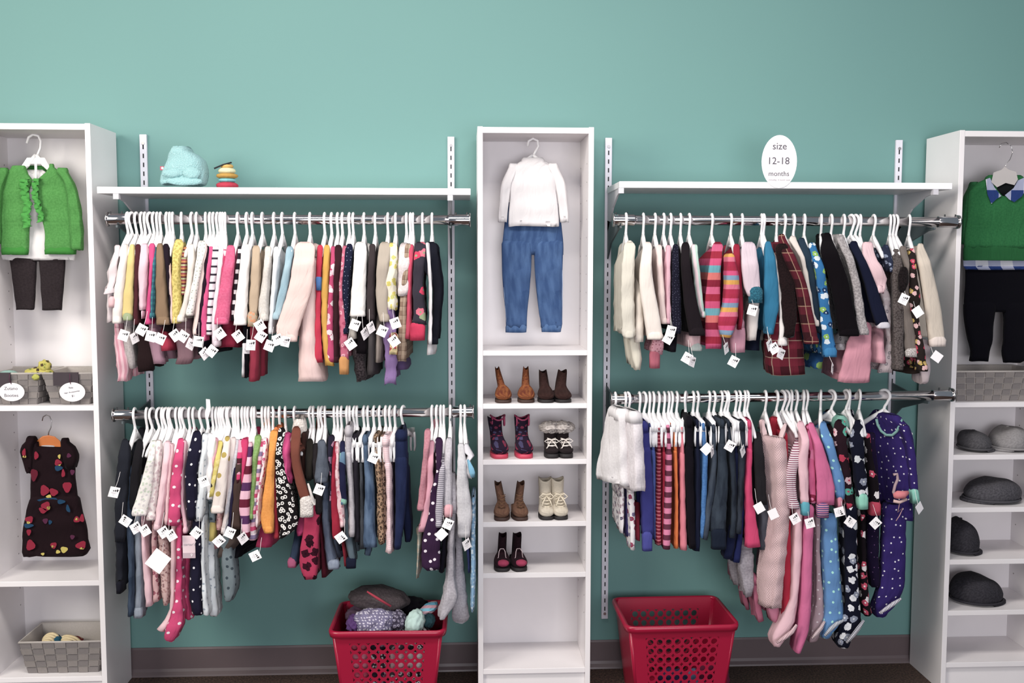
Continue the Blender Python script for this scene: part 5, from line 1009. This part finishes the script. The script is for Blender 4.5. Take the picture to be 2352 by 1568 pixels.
boot('tan brown leather boot, far left on the top boot shelf', 1157, 920, -.27, .115, .062, .118, 'heather:#6e3224,#9a5a2a', SBR, .026, lean=-.24, group='tan leather boots', shelfz=S2, top_w=.016)
boot('tan brown leather boot, second on the top boot shelf', 1210, 920, -.27, .115, .064, .118, 'heather:#6e3224,#9a5a2a', SBR, .028, lean=.02, group='tan leather boots', shelfz=S2, top_w=.019)
boot('dark brown suede boot, third on the top boot shelf', 1256, 921, -.27, .12, .062, .106, 'heather:#35211f,#3f2a27', SB, .036, lean=-.10, shelfz=S2, top_w=.028)
boot('dark brown suede boot, far right on top boot shelf', 1298, 921, -.27, .12, .064, .106, 'heather:#35211f,#3f2a27', SB, .038, lean=.14, shelfz=S2, top_w=.030, yaw=8)
def pull_tabs(t_, T, tw, L, H, mat):
    for s in (-1, 1):
        pts = []
        for a in range(0, 361, 30): pts.append(T((s*(tw*.42)+.0, L*.6-.012*math.sin(math.radians(a)), H*.93+.017*math.cos(math.radians(a))-.002)))
        MB().tube(pts, .003, 6).build('pull_handle', mat, t_, True)
    pts = [T((tw*.5*math.cos(math.radians(a)), L*.71-L*.24*math.sin(math.radians(a)), H*(1.0+.055*math.cos(math.radians(2*a))))) for a in range(0, 360, 20)]
    MB().tube(pts, .0032, 6, close=True).build('rim', mat, t_, True)
PK = plain('rubber_pink', '#9a3a5c', .5)
for px, lb, ln in ((1151, 'flower print rain boot with pink rim, leftmost on second boot shelf', -.12), (1208, 'flower print rain boot with pink rim, second on second boot shelf', -.03)):
    t_, T = boot(lb, px, 1046, -.265, .125, .066, .135, 'floral:#2a1c30,#8c2c48,#4a4468,75', SP, .046, lean=ln, shelfz=S3, top_w=.052, yaw=6, sole_h=.014, name='rain_boot'); pull_tabs(t_, T, .052, .125, .135, PK)
LACE = plain('white_lace', '#ded6d0', .8); CREAML = plain('cream_lace', '#d9ceba', .8)
def laces(t_, T, L, H, w_, mat, n=4, z0=.3, z1=.62, r=.0018, fr=.5, bow=True):
    b = MB()
    for k in range(n):
        u = z0+(z1-z0)*k/(n-1); y = L*(.30+.17*(k/(n-1)))-.012*fr*2+.0
        for s in (-1, 1): b.tube([T((-s*w_*.5, y+.003, H*u-.003)), T((0, y-.006, H*u)), T((s*w_*.5, y+.003, H*u+.004))], r, 5)
    if bow:
        for s in (-1, 1):
            y = L*.40; b.tube([T((0, y-.014, H*.6)), T((s*.014, y-.02, H*.66)), T((s*.026, y-.02, H*.58)), T((s*.016, y-.02, H*.52)), T((0, y-.015, H*.58))], r, 5)
            b.tube([T((0, y-.014, H*.6)), T((s*.012, y-.03, H*.48)), T((s*.018, y-.036, H*.36))], r, 5)
    b.build('laces', mat, t_, True)
for px, lb, yw in ((1269, 'black snow boot with white fur cuff, left of the pair', 0), (1304, 'black snow boot with white fur cuff, right of the pair', 8)):
    t_, T = boot(lb, px, 1047, -.265, .115, .056, .098, '#2c2426', SB, .048, lean=-.02, shelfz=S3, yaw=yw, sole_h=.014, name='snow_boot')
    laces(t_, T, .115, .098, .03, LACE)
    blob('fur_cuff', T((0, .075, .100)), (.038, .044, .020), 'fleece:#e0d6d0,#a39894,90', t_, px, .5, 4, freq=9)
    MB().tube([T((.020*math.cos(a), .02+.0-.012*math.sin(a), .030+.016*math.sin(a))) for a in [math.pi*k/10 for k in range(11)]], .0015, 5).build('toe_piping', LACE, t_, True)
for px, lb, ln, yw in ((1151, 'brown suede lace boot, far left on third boot shelf', -.20, -6), (1199, 'brown suede lace boot, second on third boot shelf', .14, 8)):
    t_, T = boot(lb, px, 1190, -.268, .118, .060, .122, 'heather:#7d5a45,#6b4a3c', SBR, .029, lean=ln, shelfz=S4, top_w=.026, yaw=yw); laces(t_, T, .118, .122, .024, plain('brown_lace', '#6a4a34', .8), n=4, z0=.38, z1=.66, bow=False)
for px, lb, yw in ((1257, 'cream lace-up boot with drooping laces, left one', 0), (1291, 'cream lace-up boot with black sole, rightmost', 7)):
    t_, T = boot(lb, px, 1187, -.262, .12, .060, .134, 'heather:#d9cdb9,#cfc2ae', SB, .046, lean=-.02 if yw == 0 else .0, shelfz=S4, top_w=.05, yaw=yw); laces(t_, T, .12, .134, .034, CREAML, n=5, z0=.32, z1=.62, r=.0022)
for px, lb, ln, yw in ((1154, 'black boot with pink toe patch, left of the pair', .05, 0), (1197, 'black boot with pink toe patch, right of the pair', .06, 10)):
    t_, T = boot(lb, px, 1310, -.266, .118, .062, .118, 'heather:#24171c,#301a22', SB, .032, lean=ln, shelfz=S5, top_w=.030, yaw=yw, sole_h=.013)
    blob('toe_patch', T((.003, .014, .030)), (.021, .018, .012), '#b23a5e', t_, 4, .1)
    MB().tube([T(p) for p in ((-.024, .03, .036), (-.013, .033, .045), (-.011, .034, .066), (-.006, .042, .074), (.006, .042, .074), (.011, .034, .066), (.013, .033, .045), (.024, .03, .036))], .0016, 5).build('piping', plain('grey_piping', '#b9a6a8', .7), t_, True)
# --- right bookcase: green sweater outfit
ym = -.16
t_ = thing('clothes_hanger', 'clear plastic hanger with wire hook holding the green sweater', 'hanger', at(2308, 400, ym))
curve_tube([(2295, 339), (2300, 330), (2311, 327), (2322, 334), (2326, 350), (2320, 366), (2310, 378), (2309, 388)], ym, .0016, CHROME, t_, 'hook')
CLR = plain('clear_plastic', '#cbc5c3', .15, trans=.25)
q = [(2282, 396), (2300, 390), (2308, 382), (2318, 390), (2334, 394), (2338, 412), (2330, 425), (2310, 420), (2290, 430), (2277, 418)]
v = [at(x, y, ym-.05) for x, y in q]+[at(x, y, ym-.043) for x, y in q]; n = len(q)
mesh('shoulder_bar', v, [tuple(range(n)), tuple(range(2*n-1, n-1, -1))]+[(i, n+i, n+(i+1) % n, (i+1) % n) for i in range(n)], CLR, t_, smooth=False)
t_ = thing('sweater', 'dark green sweater hanging in the right bookcase', 'sweater', at(2300, 500, ym))
GS = 'heather:#206b3a,#27763f'
front('body', GS, '412 2262 2352; 420 2244 2372; 440 2226 2388; 480 2222 2392; 540 2216 2396; 570 2214 2398', t_, ym-.02, .04, .003)
front('hem_band', 'vstripe:#1f6636,#1b5c30,300', '569 2213 2399; 596 2213 2399; 598 2215 2397', t_, ym-.021, .044, .001)
front('sleeve', 'heather:#1b5c33,#206b3a', '428 2228 2246; 450 2216 2232; 500 2210 2226; 560 2208 2222', t_, ym+.0, .04, .003)
t_ = thing('shirt', 'blue and white plaid shirt showing below the green sweater', 'shirt', at(2300, 600, ym))
PL = 'gingham:#dfe0ea,#4d62ac,#263f80,11'
front('shirt_tail', PL, '580 2212 2399; 600 2212 2399; 612 2213 2398; 619 2218 2394', t_, ym-.008, .025, .002)
for pts in ([(2264, 412), (2274, 408), (2284, 430), (2300, 450), (2290, 456), (2277, 468), (2268, 446)], [(2352, 408), (2338, 414), (2328, 432), (2308, 448), (2318, 458), (2330, 464), (2348, 450), (2362, 424)]):
    n = len(pts); v = [at(x, y, ym-.046) for x, y in pts]+[at(x, y, ym-.040) for x, y in pts]
    mesh('collar_point', v, [tuple(range(n)), tuple(range(2*n-1, n-1, -1))]+[(i, n+i, n+(i+1) % n, (i+1) % n) for i in range(n)], fab(PL), t_, uvs=[(p.x, p.z) for p in v], smooth=False)
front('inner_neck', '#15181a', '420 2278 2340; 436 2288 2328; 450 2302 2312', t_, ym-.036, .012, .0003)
t_ = thing('pants', 'black jogger trousers hanging below the green sweater', 'pants', at(2300, 720, ym))
BK = '#0d0c14'
front('hips', BK, '600 2218 2392; 650 2217 2393; 700 2214 2396; 716 2214 2396', t_, ym+.004, .03, .001)
front('leg', BK, '700 2214 2286; 740 2216 2281; 780 2224 2278; 806 2230 2272; 829 2228 2268', t_, ym+.0, .036, .002)
front('leg', BK, '700 2304 2380; 740 2306 2392; 780 2305 2396; 806 2302 2392; 832 2306 2342', t_, ym+.0, .036, .002)
# --- flat caps
def cap(label, shelf, px0, px1, pytop, Y, mat, brim=-1, D=.17, seed=0, pitch=.10):
    a = at(px0, 1200, Y); b_ = at(px1, 1200, Y); zt = at((px0+px1)/2, pytop, Y).z; zz = shelf; H = zt-zz; W = b_.x-a.x; cx = (a.x+b_.x)/2
    t_ = thing('flat_cap', label, 'cap', (cx, Y, zz), 'flat caps in the right bookcase')
    V = []; F = []; UV = []; n = 36; K = 12
    for i in range(K+1):
        ph = math.pi/2*i/K
        for j in range(n):
            an = 2*math.pi*j/n; r = math.cos(ph)**.38*(.94+.06*min(1, i/3)) if i < K else 0; hgt = math.sin(ph)**.85
            puff = 1+.03*math.sin(an*3+seed)
            side = math.cos(an)*brim      # 1 towards the brim
            x = W/2*r*puff*math.cos(an)*.97; y = D/2*r*math.sin(an); z = .010+(H-.010)*hgt*(1-.33*max(0, side)*r-.08*max(0, -side)*r)
            if i == 0: x *= .93; y *= .93
            if i > 2: z += .0025*math.sin(x*60+seed)*math.sin(y*60+seed*2)
            V.append(Vector((cx+x, Y+y, zz+max(.004, z)))); UV.append((x, z+y))
    for i in range(K):
        for j in range(n): F.append((i*n+j, i*n+(j+1) % n, (i+1)*n+(j+1) % n, (i+1)*n+j))
    mesh('crown', V, F, fab(mat), t_, uvs=UV)
    V = []; n2 = 17
    for z in (.004, .010):
        for k in range(n2):
            u = -1+2*k/(n2-1); a_ = u*1.25
            V.append(Vector((cx+brim*(W*.42*math.cos(a_)), Y+D*.46*math.sin(a_), zz+z+.002)))
        for k in range(n2):
            u = -1+2*k/(n2-1); a_ = u*1.25
            V.append(Vector((cx+brim*(W*.42*math.cos(a_)+.024*math.cos(u*1.5)), Y+D*.46*math.sin(a_), zz+z-.003-.0*abs(u))))
    F = []
    for k in range(n2-1): F += [(k, k+1, n2+k+1, n2+k), (2*n2+k, 3*n2+k, 3*n2+k+1, 2*n2+k+1), (n2+k, n2+k+1, 3*n2+k+1, 3*n2+k), (k, 2*n2+k, 2*n2+k+1, k+1)]
    mesh('brim', V, F, fab(mat), t_, uvs=[(p.x, p.y) for p in V])
    MB().tube([Vector((cx+W*.47*math.cos(2*math.pi*k/28), Y+D*.475*math.sin(2*math.pi*k/28), zz+.012)) for k in range(28)], .004, 6, close=True).build('sweatband', fab(mat), t_, True)
    MB().tube([Vector((cx, Y+.01, zz+H-.006)), Vector((cx, Y+.01, zz+H+.001))], .006, 10).build('top_button', fab(mat), t_, True)
CAPG = 'heather:#46444a,#5c5a60'; CAPD = 'heather:#302e34,#3e3c43'
cap('dark grey wool cap, left on the uppermost cap shelf', .871, 2196, 2266, 988, -.18, 'heather:#4e4c50,#605e62', 1, .15, 1)
cap('light grey linen cap, right on the uppermost cap shelf', .871, 2266, 2352, 979, -.17, 'heather:#8d898a,#9f9b9c', -1, .17, 2)
cap('charcoal cap centred alone on the second cap shelf', .679, 2210, 2340, 1098, -.17, CAPG, -1, .18, 3)
cap('dark cap at the left edge of the third cap shelf', .488, 2172, 2246, 1191, -.17, CAPD, 1, .16, 4)
cap('dark cap alone on the lowest cap shelf', .299, 2188, 2308, 1318, -.17, CAPD, 1, .18, 5)
# --- toys on the shelf
t_ = thing('plush_bag', 'light blue plush pouch with small red label on the left shelf', 'plush toy', at(422, 424, -.2))
PB = 'fleece:#a9d6d8,#8fc4c8,220'
zt = 1.807
c = at(424, 385, -.2)
V = []; F = []; UV = []; n = 32; secs = [(424.5, 374, 470, .06), (418, 371, 474, .07), (405, 373, 476, .075), (388, 380, 476, .07), (368, 388, 470, .06), (356, 392, 456, .045), (348, 398, 440, .03)]
front('pouch', PB, [(s[0], s[1], s[2]) for s in secs[::-1]], t_, -.2, .13, .004, nose=.8, closed=False)
front('flap', PB, '345 395 424; 349 394 426; 354 396 424', t_, -.235, .03, .001)
MB().tube([at(396, 357, -.252), at(412, 356, -.253), at(424, 352, -.252)], .0022, 6).build('slot', plain('slot_teal', '#2c5a60', .8), t_, True)
blob('fold', at(396, 398, -.262), (.035, .012, .016), PB, t_, 3, .2); blob('fold', at(440, 398, -.262), (.03, .014, .022), PB, t_, 6, .2); blob('fold', at(424, 416, -.262), (.06, .012, .014), PB, t_, 7, .15)
a = at(374, 386, -.22)
MB().box((a.x-.009, a.y-.001, a.z-.007), (a.x+.006, a.y+.001, a.z+.006)).build('red_label', plain('red_label', '#b5475c', .7), t_)
MB().tube([a+Vector((-.001, -.0015, 0)), a+Vector((-.001, -.0025, 0))], .004, 12).build('label_dot', PAPER, t_)
t_ = thing('stacking_toy', 'small stack of red, blue, orange and yellow plush rings', 'toy', (at(520, 424, -.2).x, -.2, zt))
xx = at(522, 424, -.2).x
for k, (col, r, z, h) in enumerate((('#c7354f', .038, .014, .014), ('#76c3c9', .030, .032, .010), ('#c99a3c', .037, .047, .011), ('#e6e2b4', .030, .064, .013), ('#e2b25a', .022, .080, .010))):
    blob('ring', (xx, -.2, zt+z), (r, r, h), '%s' % col, t_, k+2, .06)
MB().tube([(xx-.038, -.225, zt+.07), (xx-.01, -.22, zt+.083), (xx+.02, -.215, zt+.092)], .0028, 6).build('dark_cord', BLACK, t_, True)
# --- black wall lamp corner at the far left edge
o = MB().box((-1.96, -.09, 2.12), (-1.795, -.002, 2.17)).build('wall_speaker', plain('speaker_black', '#1e2426', .5), bevel=.004)
o.rotation_euler = (0, 0, 0); tag(o, 'small black wall box cut off at the far left edge', 'speaker')
# --- red plastic baskets
RED = plain('red_plastic', '#981635', .3, spec=.5)
RED2 = RED
def hole_panel(fn, nu, nv, pitch, r, rs, margins):
    """perforated sheet; fn(u,v) metres -> point.  margins (l, r, b, t) solid border"""
    V = []; F = []; N = 32
    def quadpt(u, v): V.append(fn(u, v)); return len(V)-1
    ml, mr, mb, mt = margins; W = ml+nu*pitch+mr; H = mb+nv*pitch+mt
    for i in range(nu):
        for j in range(nv):
            cu, cv = ml+(i+.5)*pitch, mb+(j+.5)*pitch; inn = []; out = []; hp = pitch/2
            for k in range(N):
                a = 2*math.pi*(k+.5)/N-math.pi/4; ca, sa = math.cos(a), math.sin(a)
                inn.append(quadpt(cu+r*ca, cv+r*sa))
                d = hp/max(abs(ca), abs(sa))
                qx, qy = math.copysign(hp, ca), math.copysign(hp, sa); bq = ca*qx+sa*qy; disc = bq*bq-(qx*qx+qy*qy-rs*rs)
                if disc > 0: d = min(d, bq-math.sqrt(disc))
                out.append(quadpt(cu+d*ca, cv+d*sa))
            for k in range(N): F.append((inn[k], out[k], out[(k+1) % N], inn[(k+1) % N]))
            # close the slivers between the sampled small-hole arc and the square edge
    for (u0, v0, u1, v1) in ((0, 0, ml, H), (W-mr, 0, W, H), (ml, 0, W-mr, mb), (ml, H-mt, W-mr, H)):
        a = [quadpt(*q) for q in ((u0, v0), (u1, v0), (u1, v1), (u0, v1))]; F.append(tuple(a))
    return V, F, W, H
def red_basket(label, x0, x1, yf, yb, H, yaw=0, tap=.022):
    t_ = thing('plastic_basket', label, 'basket', ((x0+x1)/2, (yf+yb)/2, 0), 'red perforated plastic baskets')
    cx, cy_ = (x0+x1)/2, (yf+yb)/2; Rz = Matrix.Rotation(math.radians(yaw), 3, 'Z')
    w_, d_ = (x1-x0)/2, (yb-yf)/2
    def T(x, y, z): p = Rz @ Vector((x, y, 0)); return Vector((cx+p.x, cy_+p.y, z))
    def sc(z): return 1-(1-z/H)*tap/w_*1.6
    pitch = .0332; nu, nv = 8, 7; mt = .042; mb = H-nv*pitch-mt; W = 2*w_-.02; m = (W-nu*pitch)/2
    def Fr(u, v): s_ = sc(v); return T((u-W/2)*s_, -d_*s_, v)
    def Bk(u, v): s_ = sc(v); return T((W/2-u)*s_, d_*s_, v)
    for fn, nm in ((Fr, 'front_panel'), (Bk, 'back_panel')):
        V, F, _, _ = hole_panel(fn, nu, nv, pitch, .0108, .0052, (m, m, mb, mt))
        o = mesh(nm, V, F, RED, t_, smooth=False); md = o.modifiers.new('s', 'SOLIDIFY'); md.thickness = .0035; md.offset = 0
    for s in (-1, 1):
        def Sd(u, v, s=s): q = sc(v); return T(s*w_*q, (u-d_+.01)*q, v)
        D = 2*d_-.02; nuv = 6; m2 = (D-nuv*pitch)/2
        V, F, _, _ = hole_panel(Sd, nuv, 1, pitch, .0001, .00005, (m2, m2, H*.5, H*.5-pitch))
        o = mesh('side_panel', V, F, RED, t_, smooth=False); md = o.modifiers.new('s', 'SOLIDIFY'); md.thickness = .0035; md.offset = 0
    # rounded corners
    for sx_ in (-1, 1):
        for sy__ in (-1, 1):
            b = MB(); cols = []
            for k in range(7):
                a = math.pi/2*k/6; cols.append((sx_*(w_-.01+.01*math.sin(a)), sy__*(d_-.01+.01*math.cos(a))))
            v = []
            for z in (0, H):
                q = sc(z)
                for x, y in cols: v.append(T(x*q, y*q, z))
            b.add(v, [(k, k+1, 8+k, 7+k) for k in range(6)])
            o = b.build('corner', RED, t_, True); md = o.modifiers.new('s', 'SOLIDIFY'); md.thickness = .0035; md.offset = 0
    # rim: rolled lip
    pts = []; r = .028
    for ex, ey, a0 in ((1, 1, 0), (-1, 1, 90), (-1, -1, 180), (1, -1, 270)):
        for k in range(6): a = math.radians(a0+18*k); pts.append(((ex*(w_+.004-r)+r*math.cos(a)), (ey*(d_+.004-r)+r*math.sin(a))))
    n = len(pts); v = []
    prof = [(0, -.022), (.006, -.02), (.010, -.006), (.008, .002), (.002, .004), (-.004, .002), (-.004, -.008), (0, -.012)]
    for x, y in pts:
        L = math.hypot(x, y); nx, ny = (x/abs(x) if abs(abs(x)-w_-.004) < .02 else 0), (y/abs(y) if abs(abs(y)-d_-.004) < .02 else 0)
        l2 = math.hypot(nx, ny) or 1
        for o_, z in prof: v.append(T(x+nx/l2*o_, y+ny/l2*o_, H+z))
    K = len(prof); f = [(i*K+j, ((i+1) % n)*K+j, ((i+1) % n)*K+(j+1) % K, i*K+(j+1) % K) for i in range(n) for j in range(K)]
    MB().add(v, f).build('rolled_rim', RED, t_, True)
    q = sc(0); MB().add([T(-w_*q, -d_*q, .002), T(w_*q, -d_*q, .002), T(w_*q, d_*q, .002), T(-w_*q, d_*q, .002), T(-w_*q, -d_*q, .006), T(w_*q, -d_*q, .006), T(w_*q, d_*q, .006), T(-w_*q, d_*q, .006)], [(3, 2, 1, 0), (4, 5, 6, 7), (0, 1, 5, 4), (1, 2, 6, 5), (2, 3, 7, 6), (3, 0, 4, 7)]).build('bottom', RED, t_)
    return t_
red_basket('red perforated plastic basket, nearly empty, below the lower right rail', .552, .930, -.395, -.10, .303, yaw=1.0)
red_basket('red perforated plastic basket heaped with clothes, beside middle bookcase', -.462, -.085, -.40, -.10, .303, yaw=-1)
# clothes in the left basket
def cl(name, label, px, py, Y, rad, mat, seed, amp=.3, rot=0, cat='cloth', freq=3.0, parts=()):
    o = blob(name, at(px, py, Y), rad, mat, None, seed, amp, 4, freq=freq, rot=rot); tag(o, label, cat, 'clothes heaped in the left red basket'); return o
o = cl('bundled_cap', 'brown-grey bundled cap with a red stripe, topmost of the heap', 872, 1374, -.24, (.105, .075, .042), 'heather:#4a4144,#5a5053', 21, .22, .12, freq=2)
a = [at(x, y, -.33) for x, y in ((843, 1358), (868, 1374), (898, 1392))]
MB().tube(a, .005, 6, rs=[.003, .005, .004]).build('red_stripe', fab('#b33a4e'), o, True).matrix_parent_inverse = Matrix()
cl('black_cloth', 'black cloth at the back right of the heap', 935, 1392, -.2, (.075, .06, .03), '#15121a', 22, .25)
cl('lavender_shirt', 'lavender shirt with tiny white print, front of the heap', 862, 1428, -.33, (.07, .05, .045), 'dots:#7d7696,#d2cbdc,75,.26', 23, .4)
cl('speckled_cloth', 'grey-violet speckled cloth right of the lavender shirt', 912, 1425, -.32, (.03, .04, .035), 'rings:#4b4458,#9a92a8,80', 24, .4)
cl('purple_cloth', 'plain purple cloth at the left of the heap', 815, 1432, -.31, (.028, .05, .03), '#5a3a72', 25, .35)
cl('mauve_cloth', 'dull mauve cloth behind the purple one', 822, 1412, -.24, (.04, .04, .03), '#5a4458', 26, .35)
cl('mint_shirt', 'pale mint shirt folded at the front right', 953, 1430, -.34, (.032, .04, .045), '#b9d6cf', 27, .25, .25)
cl('pink_blue_sock', 'pink and light blue striped cloth at the right rim', 985, 1397, -.27, (.036, .03, .017), 'hstripe:#d8a0b0,#5aa9c9,#e0b4bf,#7cc3dd,22', 28, .25, -.5)
cl('teal_cloth', 'dark teal cloth tucked at the right rim', 985, 1425, -.3, (.022, .03, .025), '#2c5058', 29, .3)
k = 30
for zz, rn in ((.04, 'bottom'), (.11, 'lower'), (.18, 'middle'), (.245, 'top')):
    for ix in range(4):
        col = ['#d9a6ae', 'rings:#2a2026,#d9cfd2,60', '#c94a66', 'dots:#3a2c34,#c9bcc2,60,.3', 'rings:#4a3a44,#b9aab0,45', '#dccfcf', '#e27a92', 'floral:#2c2230,#b9c3cc,#8c5a70,60'][(k*5) % 8]
        o = blob('folded_cloth', (-.2735+(ix-1.5)*.070, -.325, zz), (.047, .045, .045), col, None, k, .3, 3)
        tag(o, 'cloth seen through holes of the heaped basket, '+rn+' row, '+('far left', 'left', 'right', 'far right')[ix], 'cloth', 'clothes inside the heaped red basket'); k += 1
o = blob('filling', (-.27, -.2, .13), (.12, .07, .125), '#3a2a34', None, 60, .15, 3); tag(o, 'dark clothes filling the middle of the heaped basket', 'cloth')
for dx, dz, col, lb in ((.0, .05, '#3d3560', 'violet cloth at the bottom of the nearly empty basket'), (.09, .045, '#5b7396', 'slate blue cloth at the bottom of the nearly empty basket'), (.14, .07, '#6a1c3c', 'wine red cloth at the bottom of the nearly empty basket')):
    o = blob('cloth_scrap', (.74+dx, -.27, dz), (.06, .07, .04), col, None, int(dx*100)+3, .3, 3); tag(o, lb, 'cloth')
# --- cardboard size card on pale tights and a plain diamond card
t_ = thing('size_card', 'pale pink carton size card with a 9, hanging beside pink sleeper', 'card', at(434, 1256, -.45))
p0, p1 = at(419, 1230, -.45), at(449, 1281, -.45)
MB().box((p0.x, -.451, p1.z), (p1.x, -.448, p0.z)).build('card', plain('pink_card', '#dcc7cc', .7), t_)
MB().box((p0.x, -.4515, p1.z), (p1.x, -.4508, p1.z+.018)).build('grey_band', plain('card_grey', '#b3a0a8', .7), t_)
text("carter's", .0125, at(435, 1250, -.4518), GINK, t_); text('9', .014, at(440, 1275, -.4525), PAPER, t_)
o = bpy.data.objects.new('large_card', TM[0].copy()); C.objects.link(o)
o.matrix_world = Matrix.Translation(at(363, 1288, -.49)) @ Matrix.Rotation(math.radians(38), 4, 'Y') @ Matrix.Scale(1.9, 4) @ Matrix.Translation((0, 0, .017)); tag(o, 'large blank white diamond card hanging among pink leggings', 'card')
t_ = thing('size_divider', 'white plastic size divider sticking up from the lower left rail', 'size divider', at(478, 930, -.32))
v = [at(x, y, -.335) for x, y in ((473, 916), (482, 917), (484, 940), (478, 960), (482, 985), (478, 985), (474, 950))]; v2 = [p+Vector((0, .002, 0)) for p in v]; n = len(v)
mesh('blade', v+v2, [tuple(range(n)), tuple(range(2*n-1, n-1, -1))]+[(i, n+i, n+(i+1) % n, (i+1) % n) for i in range(n)], WPLAS, t_, smooth=False)
